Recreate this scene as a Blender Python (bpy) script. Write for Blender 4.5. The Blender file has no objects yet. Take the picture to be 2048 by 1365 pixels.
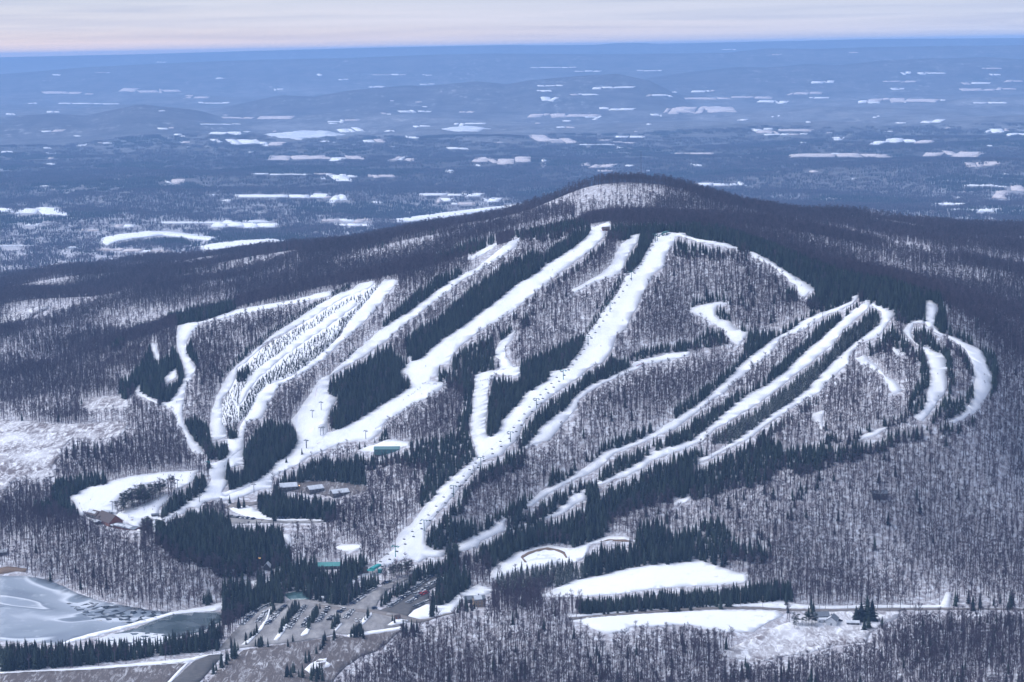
import bpy, bmesh, math, random
import numpy as np
from mathutils import Vector, Matrix
from mathutils.geometry import delaunay_2d_cdt
random.seed(7); RNG = np.random.default_rng(11)
SC = bpy.context.scene; COL = SC.collection
PI = math.pi

# ------------------------------------------------------------------ camera
F = 3982.0                      # focal length in photograph pixels (2048 wide)
CAMZ = 542.0
EYE = 94.0                      # row of the eye level at the middle of the picture
PITCH = math.atan((682.5 - EYE) / F)
ROLL = math.radians(-0.98)
cam_data = bpy.data.cameras.new('camera'); cam = bpy.data.objects.new('camera', cam_data); COL.objects.link(cam)
cam_data.sensor_width = 36.0; cam_data.lens = 36.0 * F / 2048.0
cam_data.clip_start = 5.0; cam_data.clip_end = 300000.0
CR = Matrix.Rotation(PI/2 - PITCH, 3, 'X') @ Matrix.Rotation(ROLL, 3, 'Z')
cam.matrix_world = Matrix.Translation((0, 0, CAMZ)) @ CR.to_4x4()
SC.camera = cam
CRn = np.array(CR)

# ------------------------------------------------------------------ sky, sun, exposure
SUN_EL, SUN_AZ = math.radians(50), math.radians(-75)     # azimuth from +Y towards +X
w = bpy.data.worlds.new('World'); SC.world = w; w.use_nodes = True
nt = w.node_tree; nt.nodes.clear()
def N(t, **k):
    n = nt.nodes.new(t)
    for a, b in k.items(): setattr(n, a, b)
    return n
def L(a, b): nt.links.new(a, b)
def math_node(op, a, b=None):
    n = N('ShaderNodeMath', operation=op)
    for i, q in enumerate((a, b)):
        if q is None: continue
        if hasattr(q, 'links'): L(q, n.inputs[i])
        else: n.inputs[i].default_value = q
    return n.outputs[0]
def ramp_node(fac, stops, interp='LINEAR'):
    r = N('ShaderNodeValToRGB'); r.color_ramp.interpolation = interp
    e = r.color_ramp.elements
    while len(e) < len(stops): e.new(0.5)
    for q, (p, c) in zip(e, stops): q.position = p; q.color = (c if len(c) == 4 else (*c, 1)) if hasattr(c, '__len__') else (c, c, c, 1)
    L(fac, r.inputs[0]); return r.outputs[0]
sky = N('ShaderNodeTexSky', sky_type='NISHITA', sun_disc=False, sun_elevation=SUN_EL, sun_rotation=SUN_AZ)
bg1 = N('ShaderNodeBackground'); bg1.inputs[1].default_value = 0.09; L(sky.outputs[0], bg1.inputs[0])
tc = N('ShaderNodeTexCoord'); sep = N('ShaderNodeSeparateXYZ'); L(tc.outputs['Generated'], sep.inputs[0])
# elevation of the direction, stretched: 0 at the eye level, 1 about 3 degrees up
el = math_node('MULTIPLY', sep.outputs[2], 20.0)
grad = ramp_node(el, [(0.0, (0.98, 0.77, 0.72)), (0.12, (0.96, 0.79, 0.76)), (0.26, (0.80, 0.77, 0.86)), (0.55, (0.66, 0.71, 0.86)), (1.0, (0.58, 0.65, 0.84))])
az = math_node('ADD', math_node('MULTIPLY', sep.outputs[0], -1.6), 0.62)          # warmer towards the sun's side
cool = N('ShaderNodeMix', data_type='RGBA'); cool.clamp_factor = True
L(az, cool.inputs[0]); cool.inputs[6].default_value = (0.63, 0.71, 0.92, 1); L(grad, cool.inputs[7])
mp = N('ShaderNodeMapping'); mp.inputs['Scale'].default_value = (2.6, 2.6, 95); mp.inputs['Rotation'].default_value = (0, math.radians(0.25), 0)
L(tc.outputs['Generated'], mp.inputs[0])
nz = N('ShaderNodeTexNoise'); nz.inputs['Scale'].default_value = 2.4; nz.inputs['Detail'].default_value = 6; nz.inputs['Roughness'].default_value = 0.55; nz.inputs['Distortion'].default_value = 0.6
L(mp.outputs[0], nz.inputs[0])
st = ramp_node(nz.outputs[0], [(0.32, (0.83, 0.86, 0.93)), (0.52, (1.0, 1.0, 1.0)), (0.70, (1.10, 1.07, 1.05))])
mul = N('ShaderNodeMix', data_type='RGBA', blend_type='MULTIPLY'); mul.inputs[0].default_value = 1.0
L(cool.outputs[2], mul.inputs[6]); L(st, mul.inputs[7])
bg2 = N('ShaderNodeBackground'); bg2.inputs[1].default_value = 0.72; L(mul.outputs[2], bg2.inputs[0])
mx = N('ShaderNodeMixShader'); mx.inputs[0].default_value = 0.86
L(bg1.outputs[0], mx.inputs[1]); L(bg2.outputs[0], mx.inputs[2])
wo = N('ShaderNodeOutputWorld'); L(mx.outputs[0], wo.inputs[0])
sun_d = bpy.data.lights.new('sun', 'SUN'); sun_d.energy = 2.5; sun_d.angle = math.radians(42); sun_d.color = (0.94, 0.95, 1.0)
sun = bpy.data.objects.new('sun', sun_d); COL.objects.link(sun)
sd = Vector((math.sin(SUN_AZ)*math.cos(SUN_EL), math.cos(SUN_AZ)*math.cos(SUN_EL), math.sin(SUN_EL)))
sun.rotation_euler = sd.to_track_quat('Z', 'Y').to_euler(); sun.location = (-4000, 3000, 3000)
SC.view_settings.view_transform = 'Standard'; SC.view_settings.look = 'None'
SC.view_settings.exposure = 0.5; SC.view_settings.gamma = 1.0; SC.view_settings.use_curve_mapping = False
SC.cycles.use_denoising = True
SC.cycles.max_bounces = 3; SC.cycles.diffuse_bounces = 2; SC.cycles.glossy_bounces = 1; SC.cycles.transmission_bounces = 1; SC.cycles.volume_bounces = 1
SC.cycles.caustics_reflective = False; SC.cycles.caustics_refractive = False

# ------------------------------------------------------------------ picture <-> place
def ray(u, v):
    u = np.asarray(u, float); v = np.asarray(v, float)
    d = np.stack([(u - 1024) / F, -(v - 682.5) / F, -np.ones_like(u)], -1) @ CRn.T
    return d / d[..., 1:2]                       # scaled so that y advances by one
def project(x, y, z):
    p = np.stack([np.asarray(x, float), np.asarray(y, float), np.asarray(z, float) - CAMZ], -1) @ CRn
    d = -p[..., 2]
    return 1024 + F * p[..., 0] / d, 682.5 - F * p[..., 1] / d
def byz(u, v, z):
    d = ray(u, v); Y = (z - CAMZ) / d[2]; return (d[0]*Y, Y, z)
def byy(u, v, Y):
    d = ray(u, v); return (d[0]*Y, Y, CAMZ + d[2]*Y)
def byq(u, Y, z):
    return ((u - 1024) / F * Y, Y, z)
CP = [byz(*a) for a in [
 (600,1240,0),(20,1175,-6),(150,1185,-6),(60,1250,-6),(330,1255,-6),(0,1285,-6),(420,1200,-5),(0,1340,-4),(300,1330,-4),(430,1360,-6),(600,1335,-5),(700,1250,0),(800,1250,0),(850,1200,2),(760,1180,4),
 (500,1170,2),(640,1150,6),(600,1100,10),
 (60,1050,20),(130,1066,26),(230,1085,27),(330,1118,22),(430,1155,10),(130,1165,-4),(230,1212,-4),(330,1226,-5),
 (210,1050,16),(270,1060,14),(300,985,30),(400,950,42),(150,1000,22),(80,960,28),(0,960,28),(460,900,55),(450,985,28),(560,920,48),(700,870,70),(850,790,105),
 (1000,640,175),(1200,455,273),(745,1140,8),(900,1010,47),(1020,870,94),(1125,755,137),(1215,600,204),(1320,470,270),(1250,442,272),(620,980,30),(560,1030,20),(700,980,32),(760,1060,22)]]
CP += [byy(*a) for a in [
 (1250,367,3650),(1170,377,3650),(1330,371,3650),(1100,412,3600),(1420,400,3700),(1500,422,3750),(1250,434,3380),(1100,445,3330),(1400,440,3300),
 (1700,442,3850),(1900,462,3900),(2048,476,3900),(1700,480,3350),(1900,530,3100),(2048,560,3050),(1600,470,3150),(2048,620,2850),(1950,600,2850),
 (1480,480,2800),(1640,548,2640),(1760,580,2520),(1870,605,2420),(1950,700,2330),(1980,780,2230),(1930,860,2160),(1850,900,2130),(2040,700,2450),(2040,900,2200),(1700,930,2120),(1700,760,2300),
 (1600,700,2420),(1500,640,2540),(1450,850,2250),(1250,950,2190),(1100,1000,2170),(950,1090,2080),(1300,1000,2140),(1600,1000,2080),(1900,1050,2060),(1700,1150,1980),(2000,1200,1930),(1400,1100,2040),(1300,1150,1990),
 (1300,1215,1915),(1650,1225,1900),(1900,1225,1900),(1500,1300,1810),(1900,1320,1760),(1650,1330,1760),
 (1000,1235,1840),(850,1290,1800),(1200,1250,1820),(1000,1340,1740),(1300,1330,1750),(1400,1250,1850),(1000,1205,1925),
 (1040,485,2950),(900,525,2950),(800,560,2930),(640,590,2950),(450,625,2980),(370,645,2980),(280,690,2960),(100,760,2900),(0,800,2850),
 (600,720,2680),(350,800,2600),(440,850,2500),(620,830,2500),(750,720,2650),(200,850,2580),(60,900,2500),
 (960,446,3600),(900,458,3600),(780,474,3750),(690,488,3850),(560,512,3950),(400,535,4050),(200,560,4200),(0,575,4300),(700,530,3400),(500,580,3400),(300,605,3500),(100,650,3400),(0,700,3250),(200,690,3150)]]
CP += [byq(*a) for a in [
 (1250,3280,256),(1250,4000,200),(1100,3950,160),(1400,4050,180),(1600,4200,140),(1900,4400,120),(900,4000,165),(1250,4500,60),(450,3180,128),(800,3180,186),(280,3180,92),(1040,3180,234),
 (1600,2850,225),(1760,2780,208),(1880,2700,200),(700,4300,118),(400,4500,80),(100,4700,20),
 (-600,6600,-150),(0,6700,-150),(500,6700,-150),(1000,6700,-150),(1500,6700,-150),(2048,6700,-150),(2700,6600,-150),(0,5400,-60),(500,5400,-50),(1000,5300,-50),(1500,5300,-40),(2048,5300,-40),
 (1024,1300,-10),(-500,1300,-10),(2600,1300,-10),(-600,2200,0),(-700,3000,50),(-700,4000,50),(2700,2000,10),(2800,2700,120),(2800,3600,150),(2700,4300,110)]]
CP = np.array(CP)
def _U(r2): return np.where(r2 > 0, r2 * np.log(np.maximum(r2, 1e-12)), 0.0)
_S = 1000.0
_c = CP[:, :2] / _S; _n = len(_c)
_K = _U(((_c[:, None] - _c[None])**2).sum(-1)) + 2e-4*np.eye(_n)
_P = np.c_[np.ones(_n), _c]
_A = np.block([[_K, _P], [_P.T, np.zeros((3, 3))]])
_w = np.linalg.solve(_A, np.r_[CP[:, 2], 0, 0, 0])
def tps(x, y):
    q = np.stack([x, y], -1) / _S; out = np.empty(len(q))
    for s in range(0, len(q), 20000):
        b = q[s:s+20000]
        out[s:s+20000] = _U(((b[:, None] - _c[None])**2).sum(-1)) @ _w[:_n] + _w[_n] + b @ _w[_n+1:]
    return out
# far land: a plain that climbs slowly, with ridges across it
RIDGES = [
 (17500, 1300, [(-200,240),(0,235),(100,228),(170,232),(280,209),(400,222),(520,262),(700,300)]),
 (20000, 1400, [(300,270),(427,221),(560,191),(629,194),(700,181),(817,171),(844,173),(953,163),(1015,169),(1060,161),(1136,154),(1235,148),(1300,162),(1400,215)]),
 (23500, 1700, [(1100,190),(1295,158),(1380,145),(1478,134),(1539,136),(1615,128),(1673,132),(1758,122),(1861,117),(1895,118),(1973,114),(2048,120),(2300,125)]),
 (28500, 2400, [(-300,152),(0,149),(51,145),(171,135),(376,125),(513,120),(700,116),(885,109),(988,107),(1193,109),(1450,106),(1533,97),(1638,98),(1758,94),(2000,91),(2300,90)]),
 (38000, 2800, [(-300,118),(0,115),(273,109),(513,102),(700,97),(919,92),(1008,84.5),(1056,91),(1193,90),(1261,83.5),(1312,88),(1400,86),(1690,80),(1741,78.5),(2048,76.5),(2300,76)]),
]
_RZ = []
for Yr, wd, pts in RIDGES:
    uu = [p[0] for p in pts]; X = []; Z = []
    for u, v in pts:
        p = byy(u, v, Yr); X.append(p[0]/Yr); Z.append(p[2])
    _RZ.append((Yr, wd, X, Z))
_sn = [(RNG.uniform(0, 2*PI), RNG.uniform(0, 2*PI), RNG.uniform(0.7, 1.5)) for _ in range(14)]
def waves(x, y, lam):
    s = 0
    for a, ph, k in _sn: s = s + np.sin((x*np.cos(a) + y*np.sin(a)) * 2*PI*k/lam + ph)
    return s / 3.7
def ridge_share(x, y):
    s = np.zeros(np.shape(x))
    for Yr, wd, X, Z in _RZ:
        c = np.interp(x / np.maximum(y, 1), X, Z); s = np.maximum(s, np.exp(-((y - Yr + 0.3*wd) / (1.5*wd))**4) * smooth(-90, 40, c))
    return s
def far(x, y):
    z = np.interp(y, [0, 6000, 9000, 12000, 20000, 27000, 34000, 38000, 42000], [-150, -150, -150, -140, -60, 60, 230, 300, 250])
    z = z + waves(x, y, 3000) * np.interp(y, [5500, 8000, 22000, 27000, 45000], [0, 20, 32, 12, 3]) + waves(x + 900, y, 1100) * np.interp(y, [5500, 8000, 20000, 30000], [0, 9, 9, 2])
    for Yr, wd, X, Z in _RZ:
        c = np.interp(x / np.maximum(y, 1), X, Z)
        g = np.exp(-((y - Yr) / wd)**2)
        z = np.where(c > z, z + (c - z) * g, z)
    return np.where(y > 20000, np.minimum(z, 574.0), z)
GX0, GX1, GY0, GY1, GS = -3000.0, 3000.0, 900.0, 6900.0, 10.0
_gx = np.arange(GX0, GX1 + 1, GS); _gy = np.arange(GY0, GY1 + 1, GS)
_XX, _YY = np.meshgrid(_gx, _gy)
_near = tps(_XX.ravel(), _YY.ravel()).reshape(_XX.shape)
_near += waves(_XX, _YY, 360) * np.interp(_YY, [2600, 3100, 3500, 4600], [0, 3.0, 7.0, 9]) * np.interp(_XX, [-300, -100, 400, 600], [1, 0.45, 0.45, 1]) + waves(_XX + 333, _YY, 140) * np.interp(_YY, [2050, 2300], [0, 0.7])
def smooth(a, b, t): t = np.clip((t - a) / (b - a), 0, 1); return t*t*(3 - 2*t)
_wf = np.maximum(smooth(5400, 6600, _YY), smooth(2300, 2950, np.abs(_XX)) * smooth(1500, 3500, _YY))
HM = _near * (1 - _wf) + far(_XX, _YY) * _wf
def T(x, y):
    x = np.asarray(x, float); y = np.asarray(y, float)
    fx = np.clip((x - GX0) / GS, 0, len(_gx) - 1.001); fy = np.clip((y - GY0) / GS, 0, len(_gy) - 1.001)
    i = fx.astype(int); j = fy.astype(int); a = fx - i; b = fy - j
    zn = (HM[j, i]*(1-a) + HM[j, i+1]*a)*(1-b) + (HM[j+1, i]*(1-a) + HM[j+1, i+1]*a)*b
    t = np.maximum(smooth(6500, 6850, y), smooth(2700, 2980, np.abs(x)))
    if np.any(t > 0): zn = zn*(1-t) + far(x, y)*t
    return zn
_MY = np.concatenate([np.arange(1300, 5600, 6.0), 5600 * 1.004 ** np.arange(0, 520)])
def at(u, v, ymax=None, ymin=1300):
    """where the line of sight through picture point (u, v) meets the land"""
    u = np.atleast_1d(np.asarray(u, float)); v = np.atleast_1d(np.asarray(v, float))
    d = ray(u, v); my = _MY[(_MY >= ymin) & (_MY <= (ymax or 90000))]
    out = np.zeros((len(u), 3))
    for s in range(0, len(u), 400):
        dd = d[s:s+400]
        x = dd[:, 0:1]*my; zr = CAMZ + dd[:, 2:3]*my
        c = zr - T(x, np.broadcast_to(my, x.shape))
        hit = c <= 0
        k = np.where(hit.any(1), hit.argmax(1), c.argmin(1))
        k0 = np.maximum(k - 1, 0); r = np.arange(len(dd))
        c0, c1 = c[r, k0], c[r, k]
        t = np.where(hit.any(1) & (c0 > 0), c0 / np.maximum(c0 - c1, 1e-9), 1.0)
        Y = my[k0] + (my[k] - my[k0]) * t
        out[s:s+400, 0] = dd[:, 0]*Y; out[s:s+400, 1] = Y; out[s:s+400, 2] = T(dd[:, 0]*Y, Y)
    return out
def visible(x, y, z):
    """True where nothing of the land stands between the camera and the point"""
    x, y, z = (np.asarray(q, float) for q in (x, y, z)); ok = np.ones(len(x), bool)
    for f in np.linspace(0.42, 0.985, 34):
        ok &= (CAMZ + (z - CAMZ)*f) > T(x*f, y*f) - 0.5
    return ok

# ------------------------------------------------------------------ materials
MATS = {}
class MB:
    """small node-material builder"""
    def __init__(s, name, rough=0.8, spec=0.3):
        s.m = bpy.data.materials.new(name); s.m.use_nodes = True; s.t = s.m.node_tree
        s.b = s.t.nodes['Principled BSDF']; s.b.inputs['Roughness'].default_value = rough
        s.b.inputs['Specular IOR Level'].default_value = spec
        tcn = s.t.nodes.new('ShaderNodeTexCoord'); s.co = tcn.outputs['Object']
        MATS[name] = s.m
    def n(s, t, **k):
        q = s.t.nodes.new(t)
        for a, b in k.items(): setattr(q, a, b)
        return q
    def l(s, a, b): s.t.links.new(a, b)
    def noise(s, scale, detail=3, rough=0.55, dist=0.0, co=None, stretch=None, rot=0.0):
        q = s.n('ShaderNodeTexNoise'); q.inputs['Scale'].default_value = scale; q.inputs['Detail'].default_value = detail
        q.inputs['Roughness'].default_value = rough; q.inputs['Distortion'].default_value = dist
        c = co or s.co
        if stretch:
            mpn = s.n('ShaderNodeMapping'); mpn.inputs['Scale'].default_value = stretch; mpn.inputs['Rotation'].default_value = (0, 0, rot)
            s.l(c, mpn.inputs[0]); c = mpn.outputs[0]
        s.l(c, q.inputs[0]); return q.outputs[0]
    def ramp(s, f, stops):
        r = s.n('ShaderNodeValToRGB'); e = r.color_ramp.elements
        while len(e) < len(stops): e.new(0.5)
        for q, (p, c) in zip(e, stops):
            q.position = p; q.color = (*c, 1) if hasattr(c, '__len__') else (c, c, c, 1)
        s.l(f, r.inputs[0]); return r.outputs[0]
    def mix(s, f, a, b, mode='MIX'):
        q = s.n('ShaderNodeMix', data_type='RGBA', blend_type=mode)
        for i, v in ((0, f), (6, a), (7, b)):
            if hasattr(v, 'links'): s.l(v, q.inputs[i])
            elif hasattr(v, '__len__'): q.inputs[i].default_value = (*v, 1)
            else: q.inputs[i].default_value = v
        return q.outputs[2]
    def color(s, c):
        if hasattr(c, 'links'): s.l(c, s.b.inputs['Base Color'])
        else: s.b.inputs['Base Color'].default_value = (*c, 1)
        return s
    def bump(s, h, strength=0.4, dist=0.5):
        q = s.n('ShaderNodeBump'); q.inputs['Strength'].default_value = strength; q.inputs['Distance'].default_value = dist
        s.l(h, q.inputs['Height']); s.l(q.outputs[0], s.b.inputs['Normal']); return s
def flat(name, c, rough=0.7, var=0.12, scale=0.6):
    b = MB(name, rough); k = tuple(max(0, q*(1-var)) for q in c); h = tuple(min(1, q*(1+var)) for q in c)
    b.color(b.ramp(b.noise(scale, 3), [(0.3, k), (0.7, h)])); return b.m

SNOW = (0.80, 0.82, 0.86); SNOW2 = (0.72, 0.745, 0.80)
# forest floor: old snow with leaf litter showing; far off, where single trees are lost, the woods' own colour, with haze paleness painted in
b = MB('ground', 0.9, 0.15)
lit = b.ramp(b.noise(0.16, 5, 0.65), [(0.36, 0.0), (0.54, 1.0)])
lit2 = b.ramp(b.noise(0.9, 3), [(0.35, 0.35), (0.7, 1.0)])
litm = b.mix(1.0, lit, lit2, 'MULTIPLY')
near_c = b.mix(litm, b.ramp(b.noise(0.03, 3), [(0.3, (0.58, 0.60, 0.66)), (0.7, (0.72, 0.74, 0.79))]), (0.15, 0.11, 0.11))
at_ = b.n('ShaderNodeAttribute', attribute_name='woods')
fw = b.ramp(b.noise(0.006, 7, 0.68, stretch=(0.6, 1, 1)), [(0.34, (0.014, 0.018, 0.020)), (0.48, (0.036, 0.032, 0.036)), (0.70, (0.075, 0.066, 0.072))])
fs = b.ramp(b.noise(0.012, 6, 0.72, stretch=(1, 0.5, 1)), [(0.55, 0.0), (0.70, 1.0)])
fs2 = b.ramp(b.noise(0.0011, 4, 0.6), [(0.42, 0.0), (0.68, 0.75)])
at2_ = b.n('ShaderNodeAttribute', attribute_name='haze_snow_pale')
thin = b.mix(1.0, at2_.outputs['Color'], b.ramp(b.noise(0.0042, 8, 0.78, stretch=(0.8, 0.6, 1)), [(0.42, 0.28), (0.62, 1.0)]), 'MULTIPLY')  # painted paleness of distant haze, plus snow on facing slopes, broken by noise
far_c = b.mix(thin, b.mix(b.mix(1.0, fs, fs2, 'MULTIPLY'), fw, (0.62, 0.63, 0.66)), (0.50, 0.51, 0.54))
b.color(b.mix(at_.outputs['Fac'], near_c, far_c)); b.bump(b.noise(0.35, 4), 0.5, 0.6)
b = MB('piste', 0.75, 0.25)
b.color(b.mix(b.ramp(b.noise(0.05, 4, 0.6, stretch=(1, 0.35, 1), rot=0.5), [(0.35, 0.0), (0.75, 1.0)]), (0.80, 0.81, 0.84), b.ramp(b.noise(0.22, 6, 0.75, stretch=(1.2, 0.3, 1), rot=0.5), [(0.35, (0.58, 0.61, 0.69)), (0.65, (0.76, 0.78, 0.83))])))
b.bump(b.noise(1.2, 3, stretch=(1, 0.3, 1), rot=0.5), 0.25, 0.15)
b = MB('snow_field', 0.85, 0.2)
g = b.ramp(b.noise(0.13, 8, 0.8, stretch=(0.8, 0.9, 1), rot=0.25), [(0.54, 0.0), (0.72, 0.7)])
g2 = b.ramp(b.noise(0.03, 3), [(0.4, 0.15), (0.65, 1.0)])
b.color(b.mix(b.mix(1.0, g, g2, 'MULTIPLY'), (0.82, 0.835, 0.87), (0.26, 0.20, 0.165))); b.bump(b.noise(0.5, 4), 0.4, 0.3)
b = MB('scrub_snow', 0.9, 0.15)
g = b.ramp(b.noise(0.11, 8, 0.80, 1.0, stretch=(1.3, 0.6, 1), rot=0.35), [(0.40, 0.0), (0.54, 0.95)])
g2 = b.ramp(b.noise(0.02, 4), [(0.30, 0.25), (0.56, 1.0)])
b.color(b.mix(b.mix(1.0, g, g2, 'MULTIPLY'), (0.76, 0.77, 0.81), (0.125, 0.10, 0.105))); b.bump(b.noise(0.6, 5), 0.8, 0.6)
b = MB('stubble', 0.9, 0.15)
g = b.ramp(b.noise(0.10, 5, 0.7, stretch=(0.3, 2.2, 1), rot=0.2), [(0.36, 0.0), (0.62, 1.0)])
b.color(b.mix(g, (0.72, 0.70, 0.71), (0.40, 0.31, 0.29)))
b = MB('rough_field', 0.95, 0.1)
g = b.ramp(b.noise(0.12, 8, 0.78, 1.5, stretch=(1.6, 0.35, 1), rot=0.5), [(0.50, 0.0), (0.63, 1.0)])
g2 = b.ramp(b.noise(0.7, 5, 0.7), [(0.3, (0.075, 0.065, 0.068)), (0.7, (0.155, 0.135, 0.13))])
b.color(b.mix(b.mix(0.8, g, b.ramp(b.noise(0.05, 3), [(0.4, 0.1), (0.66, 0.9)]), 'MULTIPLY'), g2, (0.66, 0.67, 0.71))); b.bump(b.noise(0.8, 4), 0.6, 0.4)
b = MB('gravel', 0.95, 0.1)
g = b.ramp(b.noise(0.12, 5, 0.65, stretch=(0.6, 0.25, 1), rot=-0.35), [(0.32, (0.15, 0.145, 0.15)), (0.5, (0.27, 0.262, 0.265)), (0.72, (0.42, 0.41, 0.41))])
b.color(b.mix(b.ramp(b.noise(1.6, 4), [(0.4, 0.0), (0.8, 0.35)]), g, (0.14, 0.13, 0.13)))
b = MB('asphalt', 0.8, 0.3); b.color(b.ramp(b.noise(0.5, 5, 0.65, stretch=(0.4, 1, 1)), [(0.35, (0.065, 0.065, 0.07)), (0.7, (0.12, 0.115, 0.115)), ]))
b = MB('dirt_road', 0.9, 0.2); b.color(b.ramp(b.noise(0.4, 5, 0.65), [(0.3, (0.15, 0.135, 0.13)), (0.75, (0.27, 0.245, 0.235))]))
# lake ice: dull grey ice, white drifted sheets with clear edges, black refrozen leads
b = MB('ice', 0.35, 0.4)
n1 = b.noise(0.0075, 2, 0.4, 0.9)
base = b.ramp(n1, [(0.30, (0.10, 0.125, 0.16)), (0.40, (0.15, 0.18, 0.225)), (0.44, (0.21, 0.25, 0.30)), (0.455, (0.60, 0.64, 0.70)), (0.48, (0.30, 0.34, 0.40)), (0.56, (0.24, 0.28, 0.33)), (0.60, (0.17, 0.20, 0.25)), (0.615, (0.62, 0.66, 0.71)), (0.65, (0.28, 0.32, 0.38))])
sp = b.ramp(b.noise(0.10, 5, 0.65, stretch=(0.6, 1, 1)), [(0.58, 0.0), (0.72, 0.6)])
b.color(b.mix(sp, base, (0.66, 0.70, 0.75)))
b = MB('dark_ice', 0.12, 0.5)
sp = b.ramp(b.noise(0.13, 3, 0.5, stretch=(0.55, 1, 1)), [(0.56, 0.0), (0.66, 0.8)])
b.color(b.mix(sp, (0.030, 0.042, 0.055), (0.5, 0.54, 0.6)))
b = MB('pond_water', 0.10, 0.5); b.color(b.ramp(b.noise(0.05, 4), [(0.35, (0.05, 0.075, 0.085)), (0.7, (0.12, 0.15, 0.17))]))
b = MB('teal_water', 0.15, 0.5); b.color((0.06, 0.12, 0.13))
b = MB('lake_snow_ice', 0.6, 0.3); b.color(b.ramp(b.noise(0.01, 4, 0.5, stretch=(1, 0.4, 1)), [(0.3, (0.52, 0.55, 0.60)), (0.7, (0.72, 0.74, 0.78))]))
b = MB('reeds', 0.95, 0.1); b.color(b.ramp(b.noise(1.2, 4), [(0.3, (0.15, 0.105, 0.08)), (0.7, (0.27, 0.20, 0.15))]))
# trees
b = MB('bark', 0.95, 0.1); oi = b.n('ShaderNodeObjectInfo')
b.color(b.mix(oi.outputs['Random'], (0.057, 0.046, 0.064), (0.114, 0.088, 0.114)))
b = MB('spruce_needles', 0.85, 0.15); oi = b.n('ShaderNodeObjectInfo')
c = b.mix(oi.outputs['Random'], (0.007, 0.014, 0.019), (0.042, 0.062, 0.052))
sn = b.ramp(b.noise(1.7, 3), [(0.62, 0.0), (0.78, 0.45)])
b.color(b.mix(sn, c, (0.6, 0.63, 0.68)))
b = MB('dusted_needles', 0.85, 0.15); oi = b.n('ShaderNodeObjectInfo')
c = b.mix(oi.outputs['Random'], (0.014, 0.024, 0.024), (0.034, 0.050, 0.040))
sn = b.ramp(b.noise(1.1, 3), [(0.52, 0.0), (0.66, 0.8)])
b.color(b.mix(sn, c, (0.7, 0.72, 0.76)))
b = MB('pine_needles', 0.85, 0.15); oi = b.n('ShaderNodeObjectInfo')
b.color(b.mix(oi.outputs['Random'], (0.018, 0.030, 0.028), (0.040, 0.056, 0.044)))
flat('trunk_bark', (0.075, 0.058, 0.052), 0.95)
flat('brown_roof', (0.095, 0.075, 0.075), 0.85); flat('grey_roof', (0.15, 0.17, 0.20), 0.8); flat('roof_snow', (0.55, 0.58, 0.63), 0.8, 0.15, 0.25)
flat('red_wood', (0.22, 0.085, 0.065), 0.85); flat('tan_wall', (0.34, 0.26, 0.20), 0.85); flat('dark_wall', (0.10, 0.095, 0.10), 0.85); flat('white_wall', (0.68, 0.70, 0.72), 0.8)
flat('green_metal', (0.10, 0.20, 0.21), 0.55); flat('teal_metal', (0.08, 0.28, 0.27), 0.5); flat('teal_wall', (0.10, 0.22, 0.23), 0.7)
flat('glass_dark', (0.03, 0.035, 0.045), 0.15); flat('lit_glass', (0.9, 0.6, 0.3), 0.4)
flat('tower_green', (0.05, 0.17, 0.17), 0.5); flat('tower_teal', (0.03, 0.30, 0.29), 0.5); flat('steel', (0.25, 0.27, 0.29), 0.5); flat('dark_steel', (0.06, 0.065, 0.07), 0.5)
flat('wood_pole', (0.17, 0.14, 0.12), 0.9); flat('orange_net', (0.75, 0.19, 0.10), 0.8); flat('red_net', (0.55, 0.10, 0.10), 0.8)
flat('tyre', (0.02, 0.02, 0.022), 0.9); flat('stone', (0.2, 0.2, 0.21), 0.9)
CARC = {'white': (0.75, 0.76, 0.78), 'silver': (0.42, 0.45, 0.49), 'grey': (0.16, 0.175, 0.20), 'black': (0.02, 0.022, 0.028), 'blue': (0.03, 0.06, 0.14), 'red': (0.38, 0.025, 0.03), 'tan': (0.32, 0.27, 0.22)}
for k, c in CARC.items(): flat('paint_' + k, c, 0.3, 0.04)
CLOTH = {'black': (0.02, 0.02, 0.03), 'navy': (0.03, 0.05, 0.12), 'red': (0.40, 0.04, 0.04), 'grey': (0.13, 0.14, 0.15), 'teal': (0.03, 0.16, 0.18), 'orange': (0.5, 0.16, 0.04)}
for k, c in CLOTH.items(): flat('cloth_' + k, c, 0.9)
lm = MATS['lit_glass']; lm.node_tree.nodes['Principled BSDF'].inputs['Emission Color'].default_value = (1, 0.6, 0.25, 1); lm.node_tree.nodes['Principled BSDF'].inputs['Emission Strength'].default_value = 1.6
M = MATS

# ------------------------------------------------------------------ object helpers
def tag(o, label=None, cat=None, group=None, kind=None):
    if label: o['label'] = label
    if cat: o['category'] = cat
    if group: o['group'] = group
    if kind: o['kind'] = kind
    return o
def mesh(name, verts, faces, mats=None, mi=None, smooth_=False):
    me = bpy.data.meshes.new(name); me.from_pydata([tuple(map(float, p)) for p in verts], [], faces)
    for q in (mats if isinstance(mats, (list, tuple)) else [mats] if mats else []): me.materials.append(M[q] if isinstance(q, str) else q)
    if mi is not None: me.polygons.foreach_set('material_index', mi)
    if smooth_: me.polygons.foreach_set('use_smooth', [True]*len(me.polygons))
    me.update(); return me
def link(name, me, parent=None, loc=None, rz=None, s=None):
    o = bpy.data.objects.new(name, me); COL.objects.link(o)
    if parent: o.parent = parent
    if loc is not None: o.location = tuple(map(float, loc))
    if rz is not None: o.rotation_euler = (0, 0, rz)
    if s is not None: o.scale = (s, s, s) if not hasattr(s, '__len__') else s
    return o
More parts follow.
